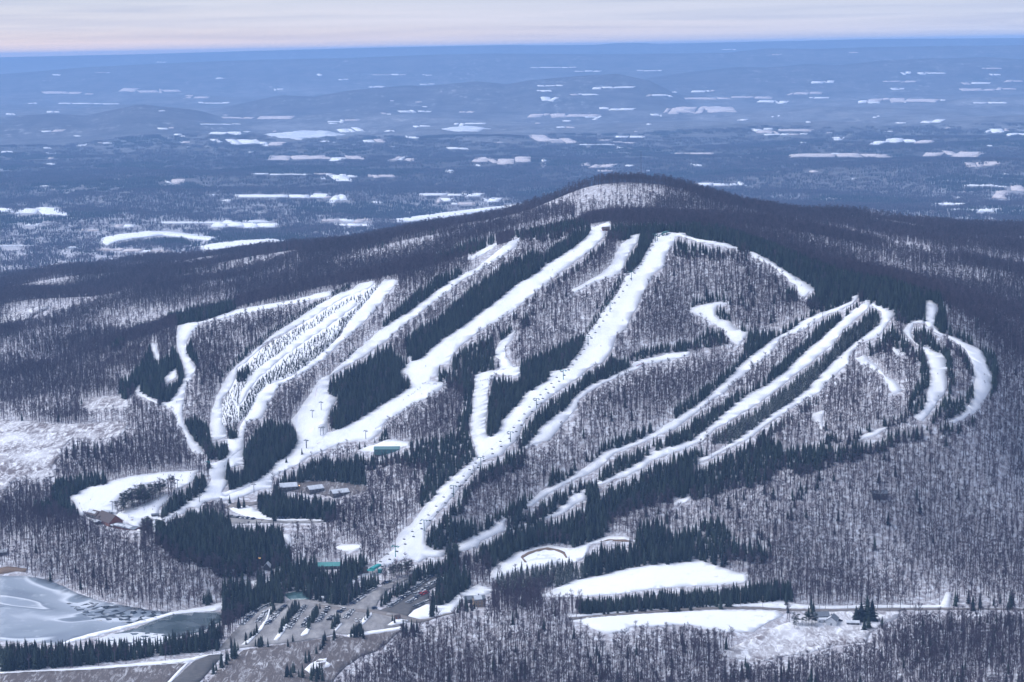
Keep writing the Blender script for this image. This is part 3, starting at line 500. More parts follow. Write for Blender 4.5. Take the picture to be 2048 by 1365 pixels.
# ------------------------------------------------------------------ fields, water, roads and lots near the foot of the hill
NEAR = [
 ('scrub_field', 'scrub_snow', 'A', '0,1140 150,1150 330,1170 500,1165 700,1150 760,1160 720,1230 600,1260 420,1250 370,1300 360,1346 300,1420 330,1470 260,1500 120,1480 0,1560', 'rough snowy scrubland at the far left', 'field'),
 ('scrub_clearing', 'scrub_snow', 'A', '470,1055 560,1015 700,1005 770,1045 770,1070 640,1080 520,1085', 'brushy snow clearing below the dark left grove', 'clearing'),
 ('frozen_lake', 'ice', 'D', '0,740 140,740 270,760 370,800 450,840 560,880 700,910 870,940 1010,950 880,1000 760,1030 600,1070 430,1110 340,1142 280,1135 0,1120', 'large frozen lake with drifted white ice at lower left', 'lake'),
 ('dark_ice_lead', 'dark_ice', 'D', '330,900 450,893 620,900 760,920 890,942 1000,955 900,985 760,1018 640,1010 560,1000 490,970 430,935', 'patch of black mottled ice on the frozen lake', 'lake ice'),
 ('pond', 'pond_water', 'D', '1010,962 1230,945 1290,952 1300,1000 1200,1055 1100,1085 1000,1100 930,1170 800,1160 550,1118 650,1085 800,1045 900,1003', 'dark half frozen pond below the dam', 'pond'),
 ('drifted_ice', 'lake_snow_ice', 'D', '640,1085 800,1068 1000,1085 990,1120 900,1160 700,1150 560,1115', 'pale ice along the near shore of the dark pond', 'lake ice'),
 ('dam', 'snow_field', 'D', '340,1142 430,1104 760,1022 890,984 1020,948 1150,928 1240,910 1290,898 1400,900 1320,925 1230,950 1100,957 1010,966 900,1002 760,1040 420,1128', 'low snowy dam between lake and dark pond', 'dam'),
 ('field', 'rough_field', 'D', '0,1310 200,1300 500,1290 800,1265 1110,1240 1060,1290 990,1370 940,1420 0,1420', 'brown stubble field with snow at the bottom left corner', 'field'),
 ('snow_verge', 'snow_field', 'D', '0,1302 420,1282 800,1252 1100,1222 1280,1190 1315,1190 1200,1212 1110,1242 1030,1330 1000,1365 975,1365 1090,1250 800,1268 500,1290 200,1300 0,1312', 'snow verge below the long spruce row', 'verge'),
 ('asphalt_drive', 'asphalt', 'D', '1000,1365 940,1420 1120,1420 1170,1360 1230,1290 1310,1200 1220,1203 1130,1243', 'dark asphalt drive at the bottom left of the lots', 'drive'),
 ('rough_field', 'rough_field', 'I', '-40,1400 60,1270 160,1180 330,1050 640,1000 1090,940 1250,900 1380,925 1900,850 1850,890 1750,985 1650,1060 1500,1110 1350,1210 1250,1310 1200,1400', 'trampled brown field with snow streaks below the car parks', 'field'),
 ('snow_patch', 'snow_field', 'I', '940,1240 1000,1180 1090,1135 1160,1130 1150,1160 1205,1190 1180,1220 1050,1230 1000,1290', 'bright snow heap in the trampled field', 'snow patch'),
 ('car_park', 'gravel', 'I', '80,1045 180,930 300,800 450,650 520,590 740,580 800,550 960,545 1090,565 1200,590 1400,612 1640,640 1985,735 1975,770 1880,760 1930,815 1380,898 1250,880 1100,925 900,965 640,988 320,1022', 'main gravel car park with rows of parked cars', 'car park'),
 ('car_park', 'gravel', 'J', '60,925 200,835 330,745 450,685 630,628 650,650 500,722 400,795 335,885 315,945 290,975 0,955', 'gravel drive and car row below the bottom lift', 'car park'),
 ('car_park', 'asphalt', 'J', '330,975 430,935 560,855 700,762 830,662 900,618 1010,615 980,690 850,770 850,870 800,905 690,965 640,1025 500,995', 'upper asphalt car park beside the tall hedge', 'car park'),
 ('access_road', 'dirt_road', 'J', '-300,905 0,945 300,968 520,1000 660,1035 760,1062 860,1050 1000,1008 1110,985 1110,995 900,1050 800,1085 720,1100 560,1055 300,1000 0,975 -300,935', 'gravel access road past the car parks', 'road'),
 ('snow_lawn', 'snow_field', 'J', '640,1025 700,970 820,910 960,920 1060,890 1150,800 1250,750 1340,710 1480,750 1500,780 1420,810 1300,830 1180,860 1100,960 1090,985 860,1050 760,1060', 'snowy lawn below the tan house', 'lawn'),
 ('snow_verge', 'snow_field', 'J', '20,1225 60,1205 400,1160 600,1130 600,1160 300,1200 60,1245', 'snow bank along the lower edge of the car park', 'verge'),
 ('snow_island', 'snow_field', 'J', '430,1120 470,1090 540,1050 640,1070 620,1090 560,1105 470,1125', 'small snowy island with three spruces by the access road', 'verge'),
 ('reservoir_bank', 'snow_field', 'E', '810,790 830,750 890,700 970,655 1060,635 1140,625 1220,640 1270,640 1340,610 1450,575 1560,580 1580,600 1500,600 1420,608 1350,622 1340,660 1310,700 1260,720 1190,720 1100,735 1000,760 920,775 880,790 830,812', 'open snow around the small reservoir', 'field'),
 ('reservoir_ice', 'lake_snow_ice', 'E', '1025,700 1050,680 1090,672 1150,672 1185,685 1195,710 1150,730 1050,735 1020,720', 'round ice covered snowmaking reservoir', 'pond'),
 ('field', 'snow_field', 'E', '1080,905 1160,862 1250,822 1400,790 1550,752 1700,730 1850,720 1892,712 1945,705 2032,735 2122,765 2212,795 2192,828 2092,838 1892,845 1700,860 1500,890 1350,900 1200,905', 'clean white field above the long spruce row', 'field'),
 ('field', 'snow_field', 'F', '-10,988 250,975 560,982 590,1005 500,1045 430,1092 340,1094 240,1092 100,1055 0,1055 -110,1066 -240,1066 -250,1090 -350,1105 -410,1088 -500,1045 -560,1038 -450,1014', 'white field below the road on the right', 'field'),
 ('field', 'scrub_snow', 'F', '560,1065 640,1034 700,1002 780,990 950,982 1100,985 1230,985 1200,1020 1120,1060 1060,1100 1040,1150 880,1165 740,1205 600,1225 480,1255 390,1245 240,1225 310,1182 420,1124', 'snowy meadow around the farmhouse on the right', 'meadow'),
 ('road', 'dirt_road', 'F', '-570,1018 -250,990 0,968 250,957 450,959 590,969 800,972 1000,967 1200,966 1490,964 1700,966 1960,970 1960,978 1700,974 1490,974 1200,977 1000,978 800,983 590,980 450,970 250,969 0,981 -250,1002 -570,1030', 'public road running along the foot of the right slope', 'road'),
 ('road_verge', 'snow_field', 'F', '-570,1006 -250,978 0,955 250,945 560,920 640,940 800,955 1000,950 1200,950 1440,950 1470,880 1500,880 1490,955 1490,962 1200,964 1000,965 800,970 590,967 450,957 250,955 0,966 -250,988 -570,1016', 'snow verge on the uphill side of the public road', 'verge'),
 ('pool', 'teal_water', 'I', '730,490 850,468 975,465 985,545 800,550', 'small teal pool between dark trees above the car park', 'pond'),
 ('lodge_lot', 'gravel', 'H', '190,880 260,880 440,905 560,910 800,905 1050,910 1190,925 1060,945 700,945 480,945 300,950 220,945', 'small upper car park behind the big spruces', 'car park'),
 ('track', 'dirt_road', 'H', '150,790 250,735 515,728 515,750 330,790 260,800 430,880 560,910 520,925 400,890 200,805', 'brown dirt track bending below the lower run', 'track'),
 ('maintenance_yard', 'rough_field', 'H', '690,580 830,535 1000,525 1200,518 1400,540 1600,575 1600,620 1450,660 1250,670 1000,650 800,620', 'cluttered maintenance yard with snowy roofs', 'yard'),
 ('snow_clearing', 'snow_field', 'H', '1260,1200 1330,1160 1500,1160 1540,1190 1480,1230 1340,1225', 'snow clearing in the dark woods left of the bottom lift', 'clearing'),
 ('snow_clearing', 'snow_field', 'I', '410,370 480,345 640,350 730,380 640,410 440,420', 'snow clearing below the little gabled hut', 'clearing'),
 ('snow_clearing', 'snow_field', 'H', '740,1060 800,1065 830,1120 800,1170 760,1130', 'narrow snow gap in the dark woods', 'clearing'),
 ('snow_path', 'snow_field', 'J', '30,690 100,640 180,590 210,610 150,650 40,720', 'snow path down from the bottom lift station', 'path'),
 ('shed_lot', 'snow_field', 'H', '1500,210 1560,180 1680,150 1800,100 2022,130 2022,160 1950,170 1900,220 1650,225', 'snowy ground around the green roofed shed', 'yard'),
 ('snow_clearing', 'snow_field', 'D', '1330,340 1450,330 1600,400 1900,410 1900,418 1600,415 1470,400 1380,370', 'snow beside the dirt track', 'clearing'),
 ('snow_bank', 'snow_field', 'F', '0,385 90,362 95,372 60,395 0,410', 'snow clearing below the conifers right of the reservoir', 'clearing'),
 ('grass_bank', 'reeds', 'D', '-20,700 40,686 100,690 158,700 150,716 90,712 40,722 -20,732', 'brown reed bank on the far lake shore', 'bank'),
]
for name, mat, wn, s, lab, cat in NEAR:
    P = px(wn, s)
    if name not in ('scrub_field', 'reservoir_bank', 'track'): paint(P, 1)
    else: paint(P, 1)
    sheet(name, P, mat, lab, cat, step=10, split=7)
# brown bank ring round the reservoir
for s, lab in (('975,690 1010,668 1060,650 1120,640 1180,648 1215,665 1230,695 1220,697 1205,672 1170,658 1110,652 1060,662 1020,678 990,695 1010,718 1000,722', 'brown grassy rim along the back of the reservoir'), ('1400,610 1460,594 1540,598 1580,606 1540,606 1465,602', 'brown grassy strip near the reservoir')):
    sheet('grass_bank', px('E', s), 'reeds', lab, 'bank', step=6, split=5, lift=0.6)
ISL = [('I', '315,1000 440,900 560,740 590,640 600,650 575,745 510,850 380,985'), ('I', '635,950 700,850 760,790 770,800 740,860 670,955'), ('I', '900,905 960,830 1000,830 970,890 920,912'), ('I', '1240,850 1300,780 1310,790 1250,862'), ('I', '1470,800 1530,730 1600,680 1605,700 1540,780 1490,812'), ('J', '180,1080 230,1020 275,1000 270,1015 210,1080'), ('J', '430,930 560,850 700,755 700,762 560,862 440,940')]
for k, (wn, s) in enumerate(ISL):
    sheet('snow_island', px(wn, s), 'snow_field', ['long snow strip between the first two rows of cars', 'snow strip at the lower end of the second tree island', 'snow strip at the lower end of the third tree island', 'snow strip at the lower end of the fourth tree island', 'snow strip beside the small spruces of the last island', 'snow edge next to the island nearest the access road', 'snow edge under the tall hedge of the upper car park'][k], 'snow strip', step=6, split=5, lift=0.8)

# ------------------------------------------------------------------ fields and lakes of the plain
def lens(wn, cx, cy, wd, ht, tilt=0.0):
    """ragged outline of a field seen at a low angle: straight sides, corners cut by woods"""
    r = random.Random(int(cx*7 + cy)); n = max(9, int(wd/11)); top = []; bot = []
    a, c = r.uniform(0.05, 0.5), r.uniform(0.5, 0.95); s0 = r.choice((-1, 1)); walk = 0.0; walk2 = 0.0
    for i in range(n + 1):
        t = i/n; x = cx - wd/2 + wd*t; yb = cy + tilt*(t - 0.5)*wd
        e = min(1.0, t/max(a, .03), (1 - t)/max(1 - c, .03)); e2 = min(1.0, t/max(1 - c, .03), (1 - t)/max(a, .03))
        walk = 0.7*walk + r.gauss(0, 0.22); walk2 = 0.7*walk2 + r.gauss(0, 0.26)
        if r.random() < 0.12: walk2 -= 0.6
        if i == 0: ht = ht*0.8
        top.append((x + r.uniform(-2, 2), yb - ht*0.5*max(0.05, e + walk*0.12) - 0.4)); bot.append((x + r.uniform(-3, 3), yb + ht*0.5*max(0.05, e2 + walk2*0.4) + 0.4))
    x0, y0, k = WIN[wn]; q = np.array(top + bot[::-1]); return np.c_[x0 + q[:, 0]/k, y0 + q[:, 1]/k]
FARF = {'O': [(880,535,350,26,'p'),(400,548,300,18,'p'),(520,608,360,7,'s'),(1250,605,180,9,'s'),(1150,572,150,20,'p'),(60,670,60,12,'s'),(310,655,80,9,'s'),(190,608,60,8,'s'),(1510,692,420,20,'p'),(1290,728,240,8,'s'),(970,752,100,14,'s'),(310,770,140,14,'p'),(1780,790,480,56,'i'),(1320,778,190,22,'s'),(1500,840,330,36,'s'),(1085,833,60,12,'s'),(480,850,60,14,'s'),(620,838,100,6,'s'),(1260,826,60,22,'s'),(270,866,60,14,'s'),(40,888,70,14,'s'),(300,898,60,8,'s'),(1850,930,560,44,'p'),(1960,1035,170,40,'s'),(1700,1020,500,14,'s'),(1030,1068,110,34,'s'),(1650,1146,560,36,'s'),(1980,1165,100,46,'s'),(190,1240,380,56,'s'),(190,1318,80,20,'s'),(730,1322,120,18,'s'),(1250,1303,640,22,'s'),(1440,1318,400,34,'s'),(1960,1295,160,14,'p'),(1290,460,60,6,'s'),(1870,440,30,12,'s'),(2010,468,60,8,'s'),(1630,525,60,12,'s'),(1960,715,90,10,'s'),(945,366,60,5,'s'),(600,427,90,4,'s'),(330,440,50,8,'s'),(1400,1085,560,24,'t'),(1800,1080,420,30,'t'),(560,1110,380,40,'t')],
 'P': [(290,440,200,9,'s'),(510,441,60,6,'s'),(1250,397,270,7,'s'),(1450,418,160,7,'s'),(1810,415,150,7,'s'),(215,510,90,7,'s'),(510,495,90,7,'s'),(1230,503,150,9,'s'),(1600,517,250,13,'s'),(1195,534,90,9,'s'),(1220,580,90,26,'s'),(1430,555,160,16,'s'),(1870,562,150,12,'s'),(1960,542,30,8,'s'),(390,655,100,22,'s'),(495,655,80,8,'s'),(270,668,60,10,'s'),(740,660,90,10,'p'),(1310,675,420,26,'p'),(1470,688,90,28,'s'),(1620,640,210,14,'s'),(1990,650,180,46,'p'),(1850,677,70,14,'s'),(60,708,120,10,'s'),(740,757,290,42,'i'),(480,742,100,12,'s'),(760,728,190,15,'s'),(290,768,60,10,'s'),(60,765,140,24,'s'),(200,828,130,26,'s'),(425,805,80,18,'s'),(1250,820,240,44,'p'),(1700,800,180,16,'s'),(1560,856,320,9,'s',0.10),(690,872,120,14,'s'),(1320,748,110,8,'p'),(370,930,150,34,'p'),(950,945,340,46,'p'),(1190,965,40,50,'p'),(1510,970,200,26,'p'),(50,1030,110,26,'s'),(240,1030,160,22,'p'),(640,1005,50,18,'s'),(650,1140,380,22,'s'),(620,1178,110,36,'s'),(890,1172,110,34,'s'),(750,1195,200,12,'s'),(210,1188,80,15,'s'),(90,1290,180,28,'p'),(100,1318,200,14,'s'),(1190,940,30,18,'s'),(1620,832,240,12,'p',0.12),(1550,1000,90,10,'p')],
 'Q': [(870,483,140,14,'s'),(1360,428,60,18,'s',-0.2),(1510,433,160,13,'s'),(1320,480,200,10,'p'),(1770,490,170,13,'s'),(1990,478,110,12,'p'),(1840,525,330,16,'p'),(1310,520,80,18,'s'),(170,535,140,11,'p'),(320,575,520,20,'p'),(580,597,180,16,'s'),(770,550,200,14,'p'),(1340,585,420,28,'p'),(1140,598,130,18,'s'),(1850,605,200,9,'s'),(180,655,360,50,'p'),(520,760,120,20,'s',-0.25),(650,768,340,26,'p',-0.1),(600,790,150,13,'s'),(730,788,110,12,'s',-0.15),(1190,710,300,34,'t'),(1510,715,130,20,'s'),(1335,832,370,40,'s'),(1890,770,150,30,'s'),(2000,788,120,15,'s'),(960,812,60,20,'s'),(970,918,600,34,'p'),(1630,903,340,32,'p'),(1810,962,210,34,'p'),(270,1082,310,26,'s'),(1820,1088,250,10,'s',0.05),(1620,1197,200,13,'s'),(1630,1230,80,13,'s'),(1810,1236,170,22,'s'),(120,900,230,9,'p'),(130,968,70,14,'s'),(1880,440,70,9,'s'),(1860,405,120,10,'p'),(600,320,60,8,'s'),(320,292,90,5,'s'),(1050,310,60,5,'s'),(850,575,120,8,'s'),(400,705,60,10,'s'),(1960,1122,180,60,'p',-0.25),(620,990,360,30,'t')],
 'A': [(350,322,240,24,'t'),(1120,260,130,22,'s'),(300,165,180,30,'t'),(100,124,200,7,'s'),(530,34,110,9,'s'),(420,135,50,14,'s'),(720,150,340,14,'p',0.04),(960,155,160,14,'p')]}
FK = {'s': ('snow_field', 'field', 'snowy farm field'), 'p': ('stubble', 'field', 'pale stubble field with thin snow'), 'i': ('lake_snow_ice', 'frozen_lake', 'frozen lake'), 't': (None, None, None)}
FAR_SHEETS = []
for wn, lst in FARF.items():
    for a in lst:
        P = lens(wn, *a[:4], *(a[5:6]))
        if a[4] == 't': THINP.append((P, 0.45)); continue
        if a[4] != 'i' and a[2] > 55:                 # a farm: several fields side by side, hedgerows and woodlots between
            r = random.Random(int(a[0]*3 + a[1])); m = 2 + int(a[2] > 130) + int(a[2] > 260); xs_ = sorted([0, 1] + [r.uniform(0.15, 0.85) for _ in range(m - 1)])
            x0_, y0_, k_ = WIN[wn]; tl = (a[5] if len(a) > 5 else 0)
            for t0, t1 in zip(xs_[:-1], xs_[1:]):
                if t1 - t0 < 0.06: continue
                wq = (t1 - t0)*a[2]; xa = a[0] - a[2]/2 + t0*a[2]; yc = a[1] + tl*((t0 + t1)/2 - 0.5)*a[2] + r.uniform(-.25, .25)*a[3]; hq = a[3]*r.uniform(0.35, 0.9); sk = r.uniform(-.5, .5)*hq*2.2; rs = r.uniform(-.12, .12)*hq
                q = [(xa + sk + 3, yc - hq/2 + rs), (xa + sk + wq*0.35, yc - hq*r.uniform(.48, .62)), (xa + sk + wq*0.7, yc - hq*r.uniform(.45, .6)), (xa + wq - 3 + sk, yc - hq/2 - rs), (xa + wq - 4 - sk*0.3, yc + hq*r.uniform(-.1, .2)), (xa + wq - 3 - sk, yc + hq/2 - rs), (xa + wq*r.uniform(.5, .8), yc + hq*r.uniform(.3, .55)), (xa + wq*r.uniform(.2, .45), yc + hq*r.uniform(.35, .6)), (xa + 3 - sk, yc + hq/2 + rs)]
                FAR_SHEETS.append((np.array([(x0_ + x/k_, y0_ + y/k_) for x, y in q]), FK[a[4] if r.random() < 0.75 else r.choice('sp')]))
            continue
        FAR_SHEETS.append((P, FK[a[4]]))
rf = random.Random(31)
for k in range(70):                       # small clearings and yards dotted over the plain
    wn = rf.choice('OPQ'); x, y = rf.uniform(20, 2030), rf.uniform(560, 1250); w_ = rf.uniform(14, 60)*(1.0 if y > 700 else 0.7)
    FAR_SHEETS.append((lens(wn, x, y, w_, rf.uniform(3, 9)*(1.3 if y > 900 else 0.8)), FK[rf.choice('ssp')]))
for s in ('580,115 600,80 700,60 870,40 1000,45 1150,60 1265,80 1240,95 1100,80 950,62 800,82 690,97 640,120', '1140,135 1280,110 1450,92 1600,88 1685,100 1500,118 1350,138 1240,150', '0,545 100,520 280,475 280,495 200,530 110,600 0,640'):
    FAR_SHEETS.append((px('A', s), ('scrub_snow' if s[:2] == '0,' else 'snow_field', 'field', 'snowy hill field')))
FAR_SHEETS.append((px('P', '330,1305 330,1285 600,1250 900,1215 1100,1195 1105,1205 900,1230 700,1265 500,1295'), ('snow_field', 'field', 'long sloping snow field')))
for P, k in THINP[len(THIN):]:
    u0, v0 = np.maximum(P.min(0).astype(int), 0); u1, v1 = np.minimum(P.max(0).astype(int), (MW-1, MH-1))
    U, V = np.meshgrid(np.arange(u0, u1+1), np.arange(v0, v1+1)); r = inside(P, U, V); THINM[v0:v1+1, u0:u1+1][r] = k
def where_words(u, v):
    h = ['far left', 'left', 'middle', 'right', 'far right'][min(4, max(0, int(u/410)))]
    d = 'in the blue distance' if v < 190 else 'far out on the plain' if v < 260 else 'on the middle of the plain' if v < 340 else 'on the near side of the plain'
    return h, d
seen_lab = {}
for P, (mat, name, lab) in FAR_SHEETS:
    c = P.mean(0); q = CLS == 1; paint(P, 7); CLS[q] = 1
    y = float(at([c[0]], [c[1]], None)[0, 1])
    h, d = where_words(*c); wd = float(np.ptp(P[:, 0]))
    size = 'tiny' if wd < 35 else 'small' if wd < 70 else 'wide' if wd > 130 else 'middling'
    l = f'{size} {lab} {d}, {h} of the picture'
    sheet(name, P, mat, l, 'lake' if name == 'frozen_lake' else 'field', ymax=40000, step=max(25, y/130), lift=0.8 + y/12000, wob=0.5, split=5)

# ------------------------------------------------------------------ tree shapes
def ribbon(g, a, b, w0, m=0):
    a, b = Vector(a), Vector(b); d = (b - a)
    s = d.cross(Vector((random.uniform(-1, 1), random.uniform(-1, 1), random.uniform(-.4, .4))))
    if s.length < 1e-5: return
    s = s.normalized()*w0*0.5
    g.add([a - s, a + s, b], [(0, 1, 2)], m)
def bare_tree(seed, h=17.0, twigs=150, limb_n=13, spread=1.0, below=0.0):
    """trunk and crown as two shape collections"""
    random.seed(seed); t = G(); c = G()
    lean = Vector((random.uniform(-.05, .05), random.uniform(-.05, .05), 1))
    pts = [Vector((0, 0, -0.8 - below))]; n = 5
    for i in range(1, n + 1):
        f = i/n; pts.append(Vector((lean.x*h*f + random.uniform(-.25, .25), lean.y*h*f + random.uniform(-.25, .25), h*0.93*f)))
    rad = [0.31, 0.27, 0.22, 0.16, 0.09, 0.03]
    for i in range(n): t.tube(pts[i], pts[i+1], rad[i]*h/17, rad[i+1]*h/17, 4)
    def on(f):
        q = f*n; i = min(n-1, int(q)); return pts[i].lerp(pts[i+1], q - i)
    tips = []
    for k in range(limb_n):
        f = random.uniform(0.46, 0.95); a = on(f); th = k*2.4 + random.uniform(-.5, .5)
        ln = h*random.uniform(0.15, 0.28)*(1.25 - f*0.75)*spread; up = random.uniform(1.0, 2.2)
        d = Vector((math.cos(th), math.sin(th), up)).normalized(); e = a + d*ln
        c.tube(a, e, 0.085*h/17, 0.025, 3)
        for j in range(4):
            s = a.lerp(e, random.uniform(0.3, 0.95)); d2 = (d + Vector((random.uniform(-.9, .9), random.uniform(-.9, .9), random.uniform(-.2, .8)))).normalized()
            e2 = s + d2*ln*random.uniform(0.35, 0.6); ribbon(c, s, e2, 0.11); tips.append((s, e2, d2))
    tips.append((on(0.8), on(1.0), Vector((0, 0, 1))))
    for k in range(twigs):
        s0, e0, d0 = random.choice(tips); s = s0.lerp(e0, random.uniform(0.2, 1.0))
        d = (d0 + Vector((random.uniform(-1, 1), random.uniform(-1, 1), random.uniform(-.3, 1.0)))).normalized()
        ribbon(c, s, s + d*random.uniform(0.9, 2.2)*h/17, 0.075)
    return t, c
def spruce(seed, h=15.0, R=2.5, tiers=11, per=8):
    random.seed(seed); t = G(); c = G()
    t.tube((0, 0, -1.0), (0, 0, h*0.9), 0.22*h/15, 0.03, 4)
    prof = [(0.07, 0.50), (0.35, 0.42), (0.7, 0.20), (1.0, 0.0)]; n = 7; vs = []
    for f, r in prof[:-1]:
        for k in range(n): vs.append((math.cos(2*PI*k/n + f)*R*r*random.uniform(.85, 1.15), math.sin(2*PI*k/n + f)*R*r*random.uniform(.85, 1.15), h*f))
    vs.append((0, 0, h*0.985)); fs = []
    for j in range(2):
        for k in range(n): fs.append((j*n + k, j*n + (k+1) % n, (j+1)*n + (k+1) % n, (j+1)*n + k))
    for k in range(n): fs.append((2*n + k, 2*n + (k+1) % n, 3*n))
    c.add(vs, fs)
    for i in range(tiers):
        f = 0.06 + 0.9*(i/(tiers-1))**0.92; r = R*(1 - f)**0.82 + 0.12
        m = max(4, int(per*(1 - 0.45*f)))
        for k in range(m):
            th = 2*PI*(k + random.random()*0.7)/m + i*0.8; rr = r*random.uniform(0.62, 1.28); z = h*f + random.uniform(-.4, .4)*h/15
            d = Vector((math.cos(th), math.sin(th), 0)); s = Vector((-math.sin(th), math.cos(th), 0))
            wq = rr*0.34 + 0.12; rt = Vector((0, 0, z + 0.10*rr)) + d*rr*0.12
            mid = Vector((0, 0, z - 0.06*rr)) + d*rr*0.62; tip = Vector((0, 0, z - 0.28*rr)) + d*rr
            c.add([rt, mid + s*wq - Vector((0, 0, 0.16*rr)), tip, mid - s*wq - Vector((0, 0, 0.16*rr)), mid + Vector((0, 0, 0.05*rr))], [(0, 1, 4), (1, 2, 4), (2, 3, 4), (3, 0, 4)])
    return t, c
def pine(seed, h=17.0):
    random.seed(seed); t = G(); c = G()
    t.tube((0, 0, -1), (0.2, 0.1, h*0.95), 0.28, 0.05, 5)
    for k in range(19):
        f = random.uniform(0.34, 1.0); th = k*2.39; r = random.uniform(1.0, 3.6)*(1.15 - 0.7*(f - 0.34)/0.66)
        p = Vector((math.cos(th)*r, math.sin(th)*r, h*f)); t.tube((0.2*f, 0.1*f, h*f - 0.6), p, 0.07, 0.03, 3)
        for j in range(22):
            q = p + Vector((random.gauss(0, .85), random.gauss(0, .85), random.gauss(0.1, .32)))
            a = random.uniform(0, PI); s = random.uniform(0.45, 0.8); e = Vector((math.cos(a)*s, math.sin(a)*s, random.uniform(-.2, .25))); g2 = Vector((-math.sin(a)*s, math.cos(a)*s, random.uniform(-.2, .25)))
            c.add([q - e, q + g2*0.7, q + e, q - g2*0.7], [(0, 1, 2, 3)])
    return t, c
def joined(name, tc_, mats):
    t, c = tc_; g = G(); g.add(t.v, t.f, 0); g.add(c.v, c.f, 1); return g.mesh(name, mats)
BARE = [bare_tree(100 + i, h=random.Random(i).uniform(14, 20), twigs=300, spread=random.Random(i+50).uniform(0.75, 1.1)) for i in range(9)]
SPRUCE = [spruce(200 + i, h=15, R=random.Random(i).uniform(2.3, 3.5)) for i in range(7)]
PINE = [pine(300 + i, h=random.Random(i).uniform(15, 19)) for i in range(5)]
def protos(name, shapes, mats): return [joined(name, s, mats) for s in shapes]
BARE_J = protos('bare_tree', BARE, ['bark', 'bark']); SPRUCE_J = protos('spruce_tree', SPRUCE, ['trunk_bark', 'spruce_needles']); DUST_J = protos('dusted_spruce', SPRUCE[:4], ['trunk_bark', 'dusted_needles']); PINE_J = protos('pine_tree', PINE, ['trunk_bark', 'pine_needles'])
def parts(name, shapes, mt, mc): return [(a.mesh('trunk', [mt]), c.mesh('crown', [mc])) for a, c in shapes]
BARE_P = parts('bare', BARE, 'bark', 'bark'); SPRUCE_P = parts('spruce', SPRUCE, 'trunk_bark', 'spruce_needles'); PINE_P = parts('pine', PINE, 'trunk_bark', 'pine_needles')
def grove(seed, n=46, size=62.0, evergreen=0.08):
    """a patch of far woodland as one shape"""
    random.seed(seed); g = G()
    for k in range(n):
        x, y = random.uniform(-.5, .5)*size, random.uniform(-.5, .5)*size
        if random.random() < evergreen:
            h = random.uniform(11, 17); q = 6; r = h*0.17
            vs = [(x + math.cos(2*PI*j/q)*r*random.uniform(.7, 1.2), y + math.sin(2*PI*j/q)*r*random.uniform(.7, 1.2), 0.5) for j in range(q)] + [(x, y, h)]
            g.add(vs, [(j, (j+1) % q, q) for j in range(q)], 1)
        else:
            h = random.uniform(11, 17); g.tube((x, y, -6), (x + random.uniform(-.5, .5), y, h*0.9), 0.30, 0.05, 3)
            for j in range(26):
                z = h*random.uniform(0.42, 0.85); a = random.uniform(0, 2*PI); l = random.uniform(2.0, 4.2)
                p = Vector((x + random.gauss(0, .9), y + random.gauss(0, .9), z))
                ribbon(g, p, p + Vector((math.cos(a)*l*0.75, math.sin(a)*l*0.75, l*random.uniform(0.1, 0.8))), 0.42)
    return g.mesh('grove', ['bark', 'spruce_needles'])
GROVE = [grove(400 + i) for i in range(6)] + [grove(410 + i, evergreen=0.55) for i in range(2)]

# instancing on points, for masses of trees nobody could count
def mass(name, meshes, P, rot, scl, idx, label, cat):
    pc = bpy.data.collections.new(name + '_shapes')
    for i, q in enumerate(meshes):
        o = bpy.data.objects.new(f'{name}_shape_{i:02d}', q); pc.objects.link(o)
    me = bpy.data.meshes.new(name); me.vertices.add(len(P)); me.vertices.foreach_set('co', np.asarray(P, np.float32).ravel())
    for an, ty, val in (('rot', 'FLOAT', rot), ('scl', 'FLOAT', scl), ('idx', 'INT', idx)):
        at2 = me.attributes.new(an, ty, 'POINT'); at2.data.foreach_set('value', np.asarray(val, np.float32 if ty == 'FLOAT' else np.int32))
    me.update(); o = link(name, me); tag(o, label, cat, kind='stuff')
    ng = bpy.data.node_groups.new(name + '_nodes', 'GeometryNodeTree')
    ng.interface.new_socket('Geometry', in_out='INPUT', socket_type='NodeSocketGeometry'); ng.interface.new_socket('Geometry', in_out='OUTPUT', socket_type='NodeSocketGeometry')
    nn = ng.nodes; gi = nn.new('NodeGroupInput'); go = nn.new('NodeGroupOutput')
    ci = nn.new('GeometryNodeCollectionInfo'); ci.inputs['Collection'].default_value = pc; ci.inputs['Separate Children'].default_value = True; ci.inputs['Reset Children'].default_value = True
    ip = nn.new('GeometryNodeInstanceOnPoints'); ip.inputs['Pick Instance'].default_value = True
    def attr(nm, ty):
        q = nn.new('GeometryNodeInputNamedAttribute'); q.data_type = ty; q.inputs['Name'].default_value = nm; return q.outputs['Attribute']
    cx = nn.new('ShaderNodeCombineXYZ'); ng.links.new(attr('rot', 'FLOAT'), cx.inputs['Z'])
    ng.links.new(gi.outputs[0], ip.inputs['Points']); ng.links.new(ci.outputs[0], ip.inputs['Instance']); ng.links.new(attr('idx', 'INT'), ip.inputs['Instance Index'])
    ng.links.new(cx.outputs[0], ip.inputs['Rotation']); ng.links.new(attr('scl', 'FLOAT'), ip.inputs['Scale']); ng.links.new(ip.outputs[0], go.inputs[0])
    md = o.modifiers.new('scatter', 'NODES'); md.node_group = ng
    return o
def tree_thing(name, mp_, loc, rz, s, label, cat, group, wide=1.2):
    e = link(name, None, None, loc, rz, s); e.empty_display_size = 1; tag(e, label, cat, group)
    if 'spruce' in name: e.scale = (e.scale[0]*wide, e.scale[1]*wide, e.scale[2])
    link('trunk', mp_[0], e); link('crown', mp_[1], e); return e

